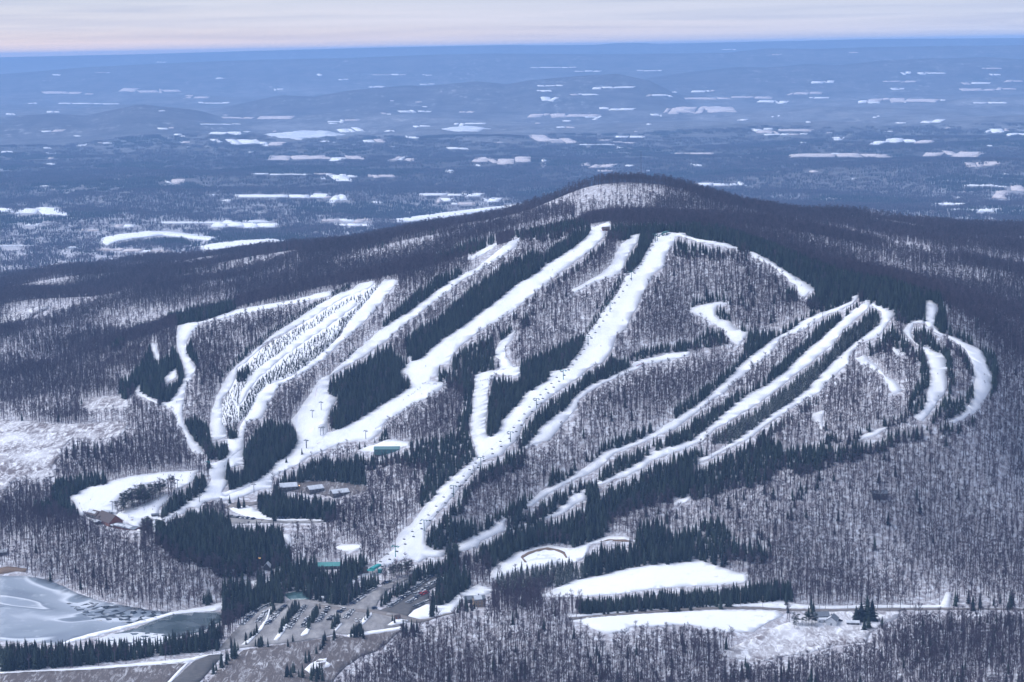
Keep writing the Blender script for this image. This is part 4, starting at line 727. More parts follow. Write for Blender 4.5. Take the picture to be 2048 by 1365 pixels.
# ------------------------------------------------------------------ evergreens: traced stands
# window, outline of the stand as seen, tree height, spacing, kind, label (a label makes single trees of the stand)
EVG = [
 ('A', '875,715 900,760 930,800 990,770 1010,725 1040,740 1060,800 1080,860 1060,930 1020,980 990,1030 960,1035 900,1020 830,970 790,940 740,1000 705,1000 700,920 760,880 820,830 850,760', 17, 5.0, 's', None),
 ('A', '945,500 1040,490 1200,470 1370,450 1380,470 1250,520 1140,560 1060,575 990,550', 14, 4.5, 's', None),
 ('A', '1095,680 1120,670 1130,720 1170,800 1160,830 1110,780 1090,740', 13, 5, 's', None), ('A', '1390,830 1440,800 1465,830 1440,880 1390,905', 13, 4.5, 's', None),
 ('A', '1085,1140 1150,1120 1220,1180 1240,1260 1290,1250 1340,1300 1330,1346 1240,1346 1160,1290 1100,1210', 14, 5.5, 's', None),
 ('A', '1330,1200 1370,1180 1390,1230 1350,1250', 12, 4.5, 's', None), ('A', '1815,1180 1840,1100 1870,1190 1840,1205', 15, 5, 's', None),
 ('H', '885,0 890,110 830,180 760,260 620,340 630,410 370,550 110,650 110,600 190,500 140,490 190,300 340,180 450,60 520,-60 560,-90 700,-40 800,-60', 16, 4.6, 's', None),
 ('B', '1130,240 1190,270 1195,330 1100,400 960,490 830,590 690,690 600,760 490,860 420,880 390,830 380,760 450,700 560,640 650,560 760,470 850,400 950,330 1050,280', 15, 4.5, 's', None),
 ('B', '560,390 640,370 700,340 720,360 660,420 560,470 470,540 380,600 300,660 230,700 260,640 350,560 440,480 530,430', 14, 4.8, 's', None),
 ('B', '1200,250 1280,190 1380,140 1460,110 1450,150 1370,220 1260,300 1200,310', 14, 4.5, 's', None),
 ('B', '520,270 640,240 700,200 850,160 1000,130 1200,90 1380,60 1460,70 1460,110 1380,120 1230,170 1000,150 880,190 720,260 560,300', 13, 8.5, 's', None),
 ('B', '1570,100 1640,90 1700,100 1840,90 2048,110 2048,140 1840,150 1800,230 1760,310 1720,350 1660,350 1660,310 1700,240 1740,180 1700,150 1600,160 1570,150', 13, 4.5, 's', None),
 ('B', '-60,1080 -62,990 0,925 60,880 150,850 230,790 300,800 330,850 390,880 400,920 350,950 400,970 415,1030 350,1080 230,1150 100,1230 0,1280 -70,1220 -62,1170 -5,1105', 16, 4.8, 's', None),
 ('B', '650,900 660,850 700,810 800,780 890,740 905,820 870,850 940,880 940,940 800,950 780,1000 780,1060 770,1130 760,1280 700,1300 690,1230 730,1150 720,1050 640,1010 580,1000 580,920', 15, 6.5, 's', None),
 ('B', '1000,580 1100,520 1200,450 1350,340 1540,180 1545,230 1400,340 1250,440 1120,530 990,640 850,720 880,690', 13, 7.0, 's', None),
 ('B', '900,980 930,970 1000,990 1060,970 1050,900 1150,860 1270,800 1430,730 1420,790 1330,900 1220,950 1215,1000 1080,1080 980,1200 920,1320 870,1330 855,1220 880,1090', 14, 4.5, 's', None),
 ('B', '1600,800 1590,870 1720,890 1640,950 1480,1010 1380,1080 1270,1180 1160,1280 1060,1370 1030,1346 1070,1270 1180,1150 1360,1010 1480,920 1560,850', 14, 4.8, 's', None),
 ('B', '1650,860 1800,800 2048,770 2048,800 1850,830 1740,860', 11, 5.5, 's', None), ('B', '1060,640 1100,610 1110,660 1065,680', 13, 5, 's', None), ('B', '930,720 1010,680 1000,725 935,750', 13, 5, 's', None),
 ('E', '500,480 560,440 640,370 720,270 760,200 850,160 900,110 1000,100 1010,150 950,200 850,230 750,280 700,330 680,420 620,470 680,500 740,540 620,640 520,650 460,600', 15, 5.6, 's', None),
 ('E', '640,480 760,500 850,440 930,400 1000,350 1080,330 1240,270 1200,290 1080,360 1000,410 900,470 760,560 680,590 620,560', 14, 5, 's', None),
 ('E', '900,490 1000,420 1100,350 1300,270 1450,190 1480,130 1650,70 1892,0 1892,60 1690,120 1600,180 1470,250 1380,300 1330,320 1200,380 1100,460 1000,510 890,540', 14, 4.8, 's', None),
 ('E', '1290,210 1340,150 1430,70 1600,0 1700,-30 1700,20 1600,65 1480,105 1420,130 1380,170 1330,200 1290,240 1120,290 1150,220', 13, 5, 's', None),
 ('E', '740,610 860,570 1000,520 1130,480 1240,440 1330,380 1340,300 1500,260 1640,210 1800,130 1892,100 1892,330 1700,370 1560,420 1450,470 1440,560 1300,630 1170,570 1000,610 880,670 740,660', 16, 5.0, 's', None),
 ('F', '-10,95 0,320 100,350 200,340 330,300 500,260 600,170 650,220 720,210 850,170 1000,130 1130,90 1260,50 1390,10 1250,0 1100,40 950,80 800,80 720,80 600,110 560,60 480,20 340,70 150,170 125,170 190,110', 14, 5.2, 's', None),
 ('C', '1110,530 1120,570 1050,610 970,660 860,740 770,810 720,860 620,940 580,960 640,880 740,790 820,700 900,630 1020,560', 13, 4.5, 's', None),
 ('C', '700,850 590,980 430,1070 300,1170 180,1280 80,1346 0,1380 -100,1400 0,1300 200,1180 340,1090 520,1000 610,900', 13, 5, 's', None),
 ('C', '1170,565 1215,600 1215,650 1110,740 1000,830 880,930 870,920 970,740 1000,690 1080,630', 13, 4.6, 's', None),
 ('C', '1000,690 1215,650 1110,740 1000,830 880,930 800,1020 680,1120 520,1230 370,1346 180,1346 290,1260 470,1150 620,1040 800,900 870,820 970,740', 13, 4.8, 'd', None),
 ('C', '620,740 540,770 450,850 370,920 260,1030 100,1150 0,1210 0,1150 100,1090 230,1000 330,920 420,820 530,740 650,680 830,580 880,590 740,660', 13, 5, 's', None),
 ('C', '0,90 100,90 250,100 400,150 550,200 700,260 850,310 950,350 1100,390 1250,410 1400,460 1560,500 1600,600 1590,690 1530,690 1530,620 1545,580 1520,540 1470,530 1470,640 1380,650 1320,640 1260,640 1300,600 1200,560 1130,520 1050,500 1030,530 880,570 780,560 770,500 830,470 740,400 650,350 570,300 430,230 240,180 80,140 0,130', 14, 4.8, 's', None),
 ('C', '1330,730 1330,660 1400,780 1450,800 1490,880 1500,980 1480,1110 1440,1180 1370,1190 1370,1100 1430,1000 1430,900 1400,860 1330,790 1150,830 1120,760 1180,750 1260,660', 13, 6, 's', None),
 ('C', '1400,670 1480,670 1530,740 1560,800 1620,830 1640,900 1640,1000 1620,1090 1640,1100 1700,1100 1750,1000 1750,1080 1720,1150 1640,1230 1560,1200 1460,1230 1520,1150 1590,1080 1610,1000 1600,880 1540,840 1460,790 1390,740', 13, 5.5, 's', None),
 ('C', '1560,740 1650,780 1700,820 1740,870 1750,950 1720,940 1690,860 1620,800', 12, 5, 's', None),
 ('C', '1530,600 1600,600 1600,690 1700,720 1780,790 1820,800 1870,830 1900,920 1900,1010 1870,1090 1800,1150 1870,1020 1840,920 1800,820 1700,770 1560,710', 13, 5, 's', None),
 ('C', '60,570 120,520 230,490 340,510 340,540 230,550 100,570', 12, 5.5, 's', None), ('C', '240,560 300,560 340,650 260,640', 12, 5, 's', None), ('C', '350,660 430,690 400,715 360,690', 12, 5, 's', None), ('C', '440,700 600,720 520,780 440,830 400,790', 13, 5, 's', None),
 ('C', '0,780 100,770 220,680 300,710 320,770 180,790 0,815', 12, 5.5, 's', None), ('C', '0,150 60,160 200,190 330,230 430,240 450,290 380,260 250,270 100,270 0,250', 13, 7, 's', None), ('C', '650,490 690,430 720,470 725,510 660,510', 14, 5, 's', None),
 ('C', '640,1210 850,1080 860,1100 720,1180 600,1290 480,1346 420,1346 560,1260', 12, 6, 'd', None), ('C', '900,1300 1000,1340 1100,1280 1370,1180 1360,1220 1150,1310 1050,1346 880,1346', 12, 5.5, 's', None), ('C', '1600,1240 1700,1230 1780,1190 1760,1230 1650,1290 1500,1290 1400,1346 1370,1300', 12, 6.5, 's', None),
 ('D', '920,430 1000,420 1080,350 1140,340 1240,380 1300,400 1340,410 1360,450 1450,430 1530,460 1600,410 1640,480 1700,600 1690,660 1600,640 1500,640 1480,700 1290,690 1200,640 1050,610 960,540 910,500', 19, 5.4, 's', None),
 ('D', '1510,260 1600,230 1750,250 1900,260 1970,300 1960,400 1800,390 1700,400 1550,400 1510,360', 17, 5.2, 's', None),
 ('D', '1590,150 1700,80 1850,60 2048,50 2120,40 2120,160 2048,190 1800,190 1650,200 1600,210', 15, 5.0, 's', None), ('E', '-10,190 140,200 140,290 -10,280', 14, 5, 's', None),
 ('E', '100,120 180,110 330,110 420,60 560,40 640,0 710,30 730,120 700,180 560,260 480,380 430,400 440,280 480,200 300,160 140,200 60,160', 14, 6.5, 's', None), ('E', '80,90 180,40 250,0 260,30 200,70 120,95', 11, 5, 's', None),
 ('I', '440,560 420,420 470,300 560,240 700,230 760,160 900,140 1040,160 1060,210 1290,215 1330,150 1500,110 1640,210 1560,260 1400,350 1380,440 1350,590 1200,560 960,540 900,440 760,400 720,540 600,560', 16, 6.4, 's', None),
 ('G', '1120,790 1110,730 1140,680 1200,640 1250,530 1400,480 1500,350 1560,310 1640,400 1640,440 1500,570 1300,700 1180,780', 15, 4.8, 's', 'dark spruce in the wedge stand right of the pine row'),
 ('G', '1560,290 1610,150 1640,200 1650,290', 18, 6, 's', 'tall spruce behind the teal lift pole at the beginners slope'),
 ('G', '0,600 40,400 200,370 380,350 540,310 600,430 400,480 250,550 170,600 280,680 310,800 200,800 60,720', 15, 4.8, 's', 'dark spruce in the stand left of the beginners slope'),
 ('D', '180,350 200,320 270,290 320,340 300,365', 14, 5, 's', 'spruce at the far left below the scrubland'),
 ('D', '-5,1290 0,1130 150,1120 300,1130 450,1120 700,1110 950,1100 1000,1070 1150,1060 1250,990 1290,1000 1290,1170 1000,1190 700,1230 300,1270', 18, 5.0, 's', 'tall spruce in the long row between lake and brown field'),
 ('D', '1300,1000 1300,850 1300,780 1400,740 1480,790 1600,820 1660,870 1560,900 1460,920 1380,960', 16, 5.6, 's', None),
 ('D', '1190,900 1190,840 1215,805 1240,840 1245,900', 15, 5, 's', 'lone dark spruce at the foot of the bare knoll beside the pond'),
 ('D', '1225,1310 1240,1260 1340,1150 1380,1100 1415,1160 1400,1200 1300,1270 1240,1320', 14, 5.4, 's', 'spruce in the short row beside the asphalt drive'),
 ('I', '175,1000 200,910 230,960 240,1000', 11, 5, 's', 'spruce at the lower left corner of the main car park'),
 ('I', '345,970 355,880 375,960', 9, 5, 's', 'young spruce at the end of the first car park strip'), ('I', '390,910 460,800 490,830 430,890', 9, 4, 's', 'spruce on the first strip of the main car park'), ('I', '585,680 620,600 660,590 650,640 600,690', 10, 4, 's', 'spruce at the top of the first strip of the main car park'),
 ('I', '440,1010 450,930 520,910 525,1010', 10, 4.5, 's', 'spruce in the clump on the lower edge of the main car park'), ('I', '540,1005 560,920 590,1000', 10, 5, 's', 'single spruce right of the clump on the lower car park edge'), ('I', '765,980 780,920 800,980', 8, 5, 's', 'left one of two small spruces below the middle strip'), ('I', '806,975 820,925 840,975', 8, 5, 's', 'right one of two small spruces below the middle strip'),
 ('I', '640,930 680,840 710,740 760,680 790,600 850,550 905,580 890,640 830,700 770,770 720,850', 11, 4.6, 's', 'spruce in the second tree strip of the main car park'),
 ('I', '920,880 930,830 990,690 1060,600 1110,590 1110,640 1050,730 1000,790 960,870', 11, 4.6, 's', 'spruce in the third tree strip of the main car park'),
 ('I', '1190,850 1200,790 1250,670 1300,680 1290,760 1240,810', 11, 4.6, 's', 'spruce in the fourth tree strip of the main car park'),
 ('I', '1215,915 1230,850 1248,910', 9, 5, 's', 'small spruce where the long spruce hedge meets the car park'), ('I', '1395,885 1410,820 1500,780 1540,880', 10, 4.6, 's', 'spruce in the clump at the right end of the lots'), ('I', '1520,740 1560,620 1600,660 1570,720 1530,760', 10, 4.6, 's', 'spruce in the last strip of the main car park'),
 ('I', '1790,780 1810,690 1840,680 1860,770', 9, 5, 's', 'spruce on the small snowy island by the access road'),
 ('I', '870,1190 930,1080 1090,950 1140,870 1190,950 1100,1040 960,1170 900,1200', 13, 5.2, 's', 'spruce in the hedge running down through the trampled field'),
 ('I', '710,1310 760,1170 860,1160 950,1220 940,1310 850,1330', 14, 5.4, 's', 'spruce in the block at the lower end of the field hedge'), ('I', '970,1290 1020,1200 1130,1200 1135,1310 1000,1320', 12, 5.6, 's', 'spruce beside the bright snow heap in the field'),
 ('J', '-10,800 -10,700 100,660 250,590 350,600 350,690 200,790 50,890 -10,910', 15, 5.2, 's', 'spruce in the belt between the bottom lift and the car row'),
 ('J', '330,940 340,860 400,770 500,690 620,670 700,530 830,470 850,600 720,700 600,780 420,890', 13, 4.6, 's', 'spruce in the tall hedge between the two upper lots'),
 ('J', '820,590 830,430 1000,420 1060,340 1150,400 1200,340 1280,310 1350,250 1500,220 1700,150 2022,50 2022,280 1800,360 1600,440 1500,500 1300,430 1100,520 900,600', 16, 6.2, 's', None),
 ('J', '920,640 1060,540 1200,530 1270,650 1250,720 1080,810 1000,900 920,870 830,880 830,780 930,700', 16, 5.8, 's', None),
 ('J', '830,1020 850,920 900,870 960,970 930,1030', 13, 6, 's', 'rounded dark spruce on the snowy lawn below the upper lot'), ('J', '1100,960 1130,870 1200,840 1310,850 1310,960 1150,980', 13, 6, 's', 'dark spruce standing left of the tan house'),
 ('E', '820,840 850,770 900,750 980,720 1100,710 1160,690 1240,690 1310,690 1310,800 1200,815 1000,835 900,860', 15, 6.6, 'd', None),
 ('E', '1310,790 1310,690 1350,630 1500,600 1600,610 1620,520 1740,490 1800,560 1892,550 1892,710 1600,740', 18, 5.8, 's', None),
 ('F', '-10,730 0,560 60,550 170,490 260,470 330,600 400,610 540,650 480,690 300,680 260,720 100,700 60,700', 16, 6.5, 's', None),
 ('E', '1190,905 1400,905 1700,855 1892,845 2090,838 2300,835 2420,830 2450,880 2440,920 2290,935 1892,962 1600,977 1340,1000 1280,940', 14, 4.2, 's', None),
 ('F', '585,985 610,940 640,960 640,985', 12, 6, 's', 'bushy spruce beside the public road'), ('F', '720,1000 740,925 765,990', 15, 6, 's', 'pointed spruce left of the farmhouse by the road'), ('F', '1100,1075 1135,990 1155,1070', 14, 6, 's', 'spruce at the wood edge right of the farm meadow'),
 ('F', '1490,1060 1520,900 1600,890 1700,910 1892,900 1892,1020 1700,1040 1600,1000', 15, 11, 's', None), ('F', '365,1350 380,1230 405,1240 415,1345', 16, 6, 's', 'slim dark spruce in the bare wood at the bottom right'), ('F', '570,1340 590,1260 625,1270 630,1335', 14, 7, 's', 'stout dark spruce in the bare wood at the bottom right'), ('F', '710,1370 735,1310 770,1330 775,1370', 14, 7, 's', 'dark spruce at the bottom edge right of the others'),
 ('E', '930,1320 960,1270 1010,1260 1040,1340 1000,1380 900,1370', 13, 9, 's', None), ('E', '300,1110 340,1050 390,1030 430,1060 400,1090', 12, 7, 's', 'dark bushy spruce where the wood meets the access road'),
 ('A', '360,1346 370,1240 420,1190 520,1170 700,1160 740,1240 720,1300 560,1346', 15, 10, 's', None), ('A', '640,720 700,670 730,680 700,720', 13, 6, 's', None), ('A', '0,420 100,390 330,380 330,440 200,470 0,480', 13, 13, 's', None), ('A', '450,280 700,250 900,270 900,330 700,330 460,320', 13, 16, 's', None), ('A', '900,440 1200,340 1400,280 1700,180 2000,90 2000,170 1700,280 1400,350 1100,440', 13, 16, 's', None),
 ('C', '1500,700 1500,650 1560,640 1580,690', 12, 6, 's', None), ('F', '600,370 640,310 780,280 760,320 640,380', 13, 8, 's', None), ('A', '750,620 830,580 860,570 850,600 780,630', 13, 6, 's', None), ('A', '1180,870 1240,800 1320,880 1290,900 1200,890', 13, 10, 's', None),
]
PINES = [('G', '655,740 660,650 760,560 850,510 1000,450 1100,440 1200,430 1200,540 1000,640 860,700 720,750', 17, 6.0, 'white pine in the gappy row beside the beginners slope'), ('G', '1215,490 1245,375 1285,480', 17, 6, 'single tall pine at the upper end of the pine row'), ('G', '930,980 945,820 1040,830 1045,980', 17, 7, 'thin pine beside the low end of the lodge'), ('G', '1080,990 1085,840 1180,840 1190,980', 16, 6, 'pine at the edge of the big spruces near the lodge'),
         ('J', '400,650 420,560 600,470 700,470 690,590 640,610 500,640', 13, 5.6, 'pine in the see-through row below the bottom lift tower'), ('J', '1000,440 1060,330 1140,370 1140,430', 16, 7, 'broad pine where the two lower runs meet'), ('F', '635,1070 640,1000 740,985 770,1010 770,1065', 13, 6.5, 'pine in the row left of the farmhouse'), ('D', '1180,360 1200,310 1240,350 1230,380', 12, 6, 'small pine beside the bare oak below the lower run')]
SAPL = [('A', SAPSLOPE, 4.6, 7.4), ('A', '1320,870 1340,815 1500,680 1700,535 1900,418 2048,345 2048,372 1900,447 1700,572 1520,702 1380,825 1335,868', 4.6, 5.0), ('A', '1440,870 1560,790 1750,660 1900,570 2048,460 2060,490 1900,600 1750,700 1600,820 1480,900', 3.5, 6.0),
        ('A', '1400,1150 1400,1050 1470,950 1580,860 1750,790 1900,690 2048,590 2048,640 1900,740 1750,850 1560,930 1480,1040 1440,1130', 4.5, 5.6), ('A', '1310,1180 1400,1150 1390,1210 1330,1200', 4, 4.5), ('B', '0,640 100,570 200,480 260,430 290,420 260,480 160,570 60,660 0,720', 4.0, 6.0),
        ('B', '1430,720 1480,640 1540,560 1600,440 1650,380 1670,390 1640,450 1560,570 1490,680 1450,730', 6, 5.0), ('B', '170,780 60,860 0,900 0,880 80,810', 5, 6), ('H', '1060,130 1150,70 1300,-10 1310,10 1160,95 1080,145', 4, 4.2), ('J', '1500,850 1560,720 1820,740 1830,800 1700,810', 5, 8)]
for wn, s, *_ in SAPL: 
    P = px(wn, s); q = CLS.copy(); paint(P, 4); CLS[q == 1] = np.where(CLS[q == 1] == 4, 4, 1)
EP = []
for wn, s, h, sp, k, lab in EVG:
    P = px(wn, s)
    if sp < 9: paint(P, 2)
    EP.append((P, h, sp, k, lab))
PP = [(px(wn, s), h, sp, 'p', lab) for wn, s, h, sp, lab in PINES]
SP_ = [(px(wn, s), h, sp, 'y', None) for wn, s, h, sp in SAPL]
for wn, s in (('V', '220,340 450,350 520,330 920,480 1050,560 1170,660 1340,740 1320,830 1150,790 950,740 830,650 720,660 580,620 450,520 230,480'), ('H', '690,590 830,530 1130,555 1420,600 1420,660 1230,680 950,640'), ('H', '1655,150 1900,150 1910,190 1660,225'), ('I', '1065,175 1295,175 1295,205 1065,205'), ('I', '535,240 570,180 605,235'), ('L', '280,340 690,340 690,450 280,460'), ('J', '1290,820 1410,820 1410,930 1290,930'), ('S', '170,880 420,840 420,910 330,940 200,905')): paint(px(wn, s), 1)
for lab, wn, s in RUNS: paint(px(wn, s), 1)                 # the runs keep the ground they show
def stand(P, h, sp, ymax=3300, hmid=0.45, strict=False):
    if sp < 9 and h > 9: sp = sp*0.78
    """tree spots of one traced stand"""
    c = at(P[:, 0], P[:, 1] + 4, ymax); x0, y0 = c[:, :2].min(0) - 25; x1, y1 = c[:, :2].max(0) + 25
    X, Y = np.meshgrid(np.arange(x0, x1, sp), np.arange(y0, y1, sp*1.1)); n = X.size
    X = X.ravel() + RNG.uniform(-.42, .42, n)*sp; Y = Y.ravel() + RNG.uniform(-.42, .42, n)*sp
    Z = T(X, Y); H = h*RNG.uniform(0.6, 1.18, n)
    u, v = project(X, Y, Z + H*hmid); ok = inside(P, u, v)
    if strict:                                   # a stand keeps to its outline from foot to tip where it is deep enough
        u0_, v0_ = project(X, Y, Z); u1_, v1_ = project(X, Y, Z + H*0.86); ok2 = inside(P, u0_, v0_ - 3) & inside(P, u1_, v1_ + 3)
        if ok2.sum() >= ok.sum()/3.5 and ok2.sum() > 0: ok = ok2
    X, Y, Z, H = X[ok], Y[ok], Z[ok], H[ok]
    if len(X) == 0: return X, Y, Z, H
    ok = visible(X, Y, Z + H*0.8)
    if strict: return X[ok], Y[ok], Z[ok], H[ok]
    ub, vb = project(X, Y, Z); ok &= cls(ub, vb) != 1
    for f_ in (0.2, 0.35, 0.5, 0.62, 0.74):
        ut, vt = project(X, Y, Z + H*f_); ok &= cls(ut, vt) != 1
    over = np.zeros(len(X), bool)
    for f_ in (0.84, 0.94):
        ut, vt = project(X, Y, Z + H*f_); over |= cls(ut, vt) == 1
    ok &= ~over | (RNG.random(len(X)) < 0.1)
    return X[ok], Y[ok], Z[ok], H[ok]
bulk = {'s': [], 'd': [], 'p': [], 'y': []}; single = []
for P, h, sp, k, lab in EP + PP + SP_:
    if k == 'y': X, Y, Z, H = stand(P, h*1.15, sp*0.66, hmid=0.2)
    else: X, Y, Z, H = stand(P, h, sp*(0.8 if lab and h < 12 else 1.15 if lab else 1), strict=bool(lab))
    if len(X) == 0 and lab:
        c = P.mean(0); b_ = at([c[0]], [P[:, 1].max() - 2], 3300)[0]; X, Y, Z, H = np.array([b_[0]]), np.array([b_[1]]), np.array([b_[2]]), np.array([float(h)])
    if lab:
        one = not any(w_ in lab for w_ in (' in the ', 'stand ', 'strip', 'beside the bright', 'hedge', 'left of the tan', 'farmhouse'))
        if one and len(X) > 1 and np.ptp(P[:, 0]) < 14:
            i = len(X)//2; X, Y, Z, H = X[i:i+1], Y[i:i+1], Z[i:i+1], np.array([float(h)])
        single += [(x, y, z, hh, k, lab) for x, y, z, hh in zip(X, Y, Z, H)]
    else: bulk[k] += list(zip(X, Y, Z, H))
# extra lone evergreens scattered through the bare woods come with those below
for wn, x, y, h, lab in [('F', 1045, 1032, 27, 'giant spruce, tallest of the clump beside the farmhouse'), ('F', 1012, 1034, 21, 'spruce on the farmhouse side of the giant spruce'), ('F', 1072, 1030, 22, 'spruce right of the giant spruce by the road'), ('F', 985, 1036, 17, 'outermost spruce of the giant clump, next to the farmhouse'), ('F', 1028, 1082, 13, 'small spruce in front of the giant spruce, left one'), ('F', 1052, 1072, 12, 'small spruce in front of the giant spruce, right one'),
        ('H', 930, 252, 9, 'lone spruce standing in the middle of the lower run'), ('H', 772, 335, 9, 'lone spruce at the lower edge of the lower run'), ('H', 125, 815, 14, 'spruce left of the bend in the dirt track'), ('H', 200, 745, 11, 'slim spruce above the bend in the dirt track'), ('H', 290, 795, 15, 'left of two spruces inside the dirt track bend'), ('H', 345, 785, 14, 'right of two spruces inside the dirt track bend')]:
    x0, y0, k = WIN[wn]; b_ = at([x0 + x/k], [y0 + y/k], 3300)[0]; single.insert(0, (b_[0], b_[1], b_[2], float(h), 's', lab))
n_single = {'s': 0, 'p': 0}
BUD = {'s': 380, 'p': 150}
def nth(k):
    return f'{k}{"th" if 10 <= k % 100 <= 20 else {1: "st", 2: "nd", 3: "rd"}.get(k % 10, "th")}'
taken = {}
for q in single:
    kk = 'p' if q[4] == 'p' else 's'
    if n_single[kk] >= BUD[kk]: bulk[kk].append(q[:4]); continue
    n_single[kk] += 1; taken.setdefault(q[5], []).append(q)
for lab, lst in taken.items():
    lst.sort(key=lambda q: q[0]/q[1])
    for i, (x, y, z, hh, k, _) in enumerate(lst):
        kk = 'p' if k == 'p' else 's'; sh = (PINE_P if kk == 'p' else SPRUCE_P); j = random.randrange(len(sh))
        ll = lab if len(lst) == 1 else f'{nth(i + 1)} from the left: {lab}'
        tree_thing('pine_tree' if kk == 'p' else 'spruce_tree', sh[j], (x, y, z), random.uniform(0, 6.28), hh/(17.0 if kk == 'p' else 15.0), ll, 'tree', lab[:60], 1.65 if 'giant' in lab else 1.2)
print('EVERGREENS', {k: len(v) for k, v in bulk.items()}, n_single)
for k, mm, lab, h0 in (('s', SPRUCE_J, 'dense dark spruce belts lining the ski runs', 15.0), ('d', DUST_J, 'snow dusted spruce strips between the right hand runs', 15.0), ('p', PINE_J, 'scattered pines around the base of the hill', 17.0), ('y', SPRUCE_J, 'rows of planted evergreen saplings beside the left runs', 15.0)):
    if bulk[k]:
        a = np.array(bulk[k]); n = len(a)
        mass({'s': 'spruce_forest', 'd': 'dusted_spruce_forest', 'p': 'pine_forest', 'y': 'sapling_rows'}[k], mm, a[:, :3], RNG.uniform(0, 6.28, n), a[:, 3]/h0, RNG.integers(0, len(mm), n), lab, 'saplings' if k == 'y' else 'forest')

# ------------------------------------------------------------------ leafless woods over the rest of the hill
def scatter(y0, y1, sp, kmax=0.285):
    rows = np.arange(y0, y1, sp); xs = []; ys = []
    for y in rows:
        x = np.arange(-kmax*y, kmax*y, sp); xs.append(x); ys.append(np.full(len(x), y))
    X = np.concatenate(xs); Y = np.concatenate(ys); n = len(X)
    return X + RNG.uniform(-.5, .5, n)*sp, Y + RNG.uniform(-.5, .5, n)*sp
def woods_ok(X, Y, h):
    Z = T(X, Y); u, v = project(X, Y, Z + h*0.5)
    ok = (u > -70) & (u < 2118) & (v < 1440)
    i = np.where(ok)[0]; ok2 = visible(X[i], Y[i], Z[i] + h + 8); ok[i] &= ok2; i = np.where(ok)[0]
    vis = visible(X[i], Y[i], Z[i] + 0.3*h)
    ub, vb = project(X[i], Y[i], Z[i] + 0.2); um, vm = project(X[i], Y[i], Z[i] + h*0.45); ut, vt = project(X[i], Y[i], Z[i] + h*0.78)
    far_ = Y[i] > 4250
    def cl(u_, v_):
        c_ = cls(u_, v_); return np.where(c_ == 7, np.where(far_, 1, 0), c_)
    cb, cm, ct = cl(ub, vb), cl(um, vm), cl(ut, vt)
    bad = (cb == 1) & vis | (ct == 1) & (RNG.random(len(i)) < (0.96 if Y[0] < 4000 else 0.72)) | (cm == 1) & (RNG.random(len(i)) < (0.96 if Y[0] < 4000 else 0.85))
    for f_ in (0.22, 0.36, 0.56, 0.67, 0.9):
        uo, vo = project(X[i], Y[i], Z[i] + h*f_); bad |= (cl(uo, vo) == 1) & (RNG.random(len(i)) < np.where(far_, 0.85, 0.96))
    bad |= vis & (cm == 2) & (RNG.random(len(i)) < 0.93) | vis & (cm == 4) & (RNG.random(len(i)) < 0.6)
    jj = np.clip(np.round(vm).astype(int), 0, MH-1); uu = np.clip(np.round(um).astype(int), 0, MW-1)
    bad |= RNG.random(len(i)) > THINM[jj, uu]
    ok[i] &= ~bad
    return ok, Z
X, Y = scatter(1640, 4900, 4.4)
dens = waves(X + 77, Y - 500, 230); back = smooth(3000, 3300, Y); keep = RNG.random(len(X)) < np.clip((0.86 + 0.26*dens)*(1 - back) + back*(0.62 + 0.55*dens + 0.35*waves(X - 300, Y + 40, 520)), 0.14 + 0.2*(1 - back), 1.0); X, Y = X[keep], Y[keep]
ok, Z = woods_ok(X, Y, 15.0); X, Y, Z = X[ok], Y[ok], Z[ok]; n = len(X)
H = RNG.uniform(0.66, 1.12, n); uq, vq = project(X, Y, Z); ever = RNG.random(n) < np.clip(0.008 + 0.022*waves(X, Y + 900, 420), 0.0, 0.07) + 0.05*((uq > 1780) & (vq > 1235)) + 0.015*((uq > 1180) & (uq <= 1780) & (vq > 1290))
order = np.argsort(Y); near_i = [i for i in order if not ever[i]][:300]
ub, vb = project(X, Y, Z + 6); near_i = [i for i in order if not ever[i] and 0 < ub[i] < 2048 and vb[i] < 1365][:300]
sel = np.zeros(n, bool); sel[near_i] = True
for i in near_i:
    u = ub[i]; j = random.randrange(len(BARE_P))
    lab = 'bare grey-brown tree in the wood along the bottom edge, ' + ('below the trampled field' if u < 760 else 'left of centre' if u < 1050 else 'right of centre' if u < 1400 else 'below the farm meadow' if u < 1750 else 'near the bottom right corner')
    tree_thing('bare_tree', BARE_P[j], (X[i], Y[i], Z[i]), random.uniform(0, 6.28), float(H[i]), lab, 'tree', 'bare trees of the bottom wood')
q = ~ever & ~sel; mass('bare_forest', BARE_J, np.c_[X, Y, Z][q], RNG.uniform(0, 6.28, q.sum()), H[q], RNG.integers(0, len(BARE_J), q.sum()), 'leafless grey-brown hardwood forest covering the hill', 'forest')
q = ever; mass('mixed_evergreens', SPRUCE_J, np.c_[X, Y, Z][q], RNG.uniform(0, 6.28, q.sum()), H[q]*0.95, RNG.integers(0, len(SPRUCE_J), q.sum()), 'scattered dark evergreens standing among the bare trees', 'forest')
print('BARE', n, int(ever.sum()))
# woods of the plain, patch by patch
X, Y = scatter(4850, 15000, 50, 0.285); X = X.astype(float)
keep = RNG.random(len(X)) < np.clip(1.0 - 0.62*smooth(9000, 14800, Y) + 0.35*waves(X, Y, 900)*smooth(7000, 11000, Y), 0.12, 1.0); X, Y = X[keep], Y[keep]
ok, Z = woods_ok(X, Y, 14.0); X, Y, Z = X[ok], Y[ok], Z[ok]; n = len(X)
gi_ = np.where(waves(X, Y, 1500) > 0.75, 6 + RNG.integers(0, 2, n), RNG.integers(0, 6, n))
mass('plain_forest', GROVE, np.c_[X, Y, Z], RNG.uniform(0, 6.28, n), RNG.uniform(0.85, 1.1, n), gi_, 'bare woodland spread across the plain behind the hill', 'forest')
print('PLAIN', n)

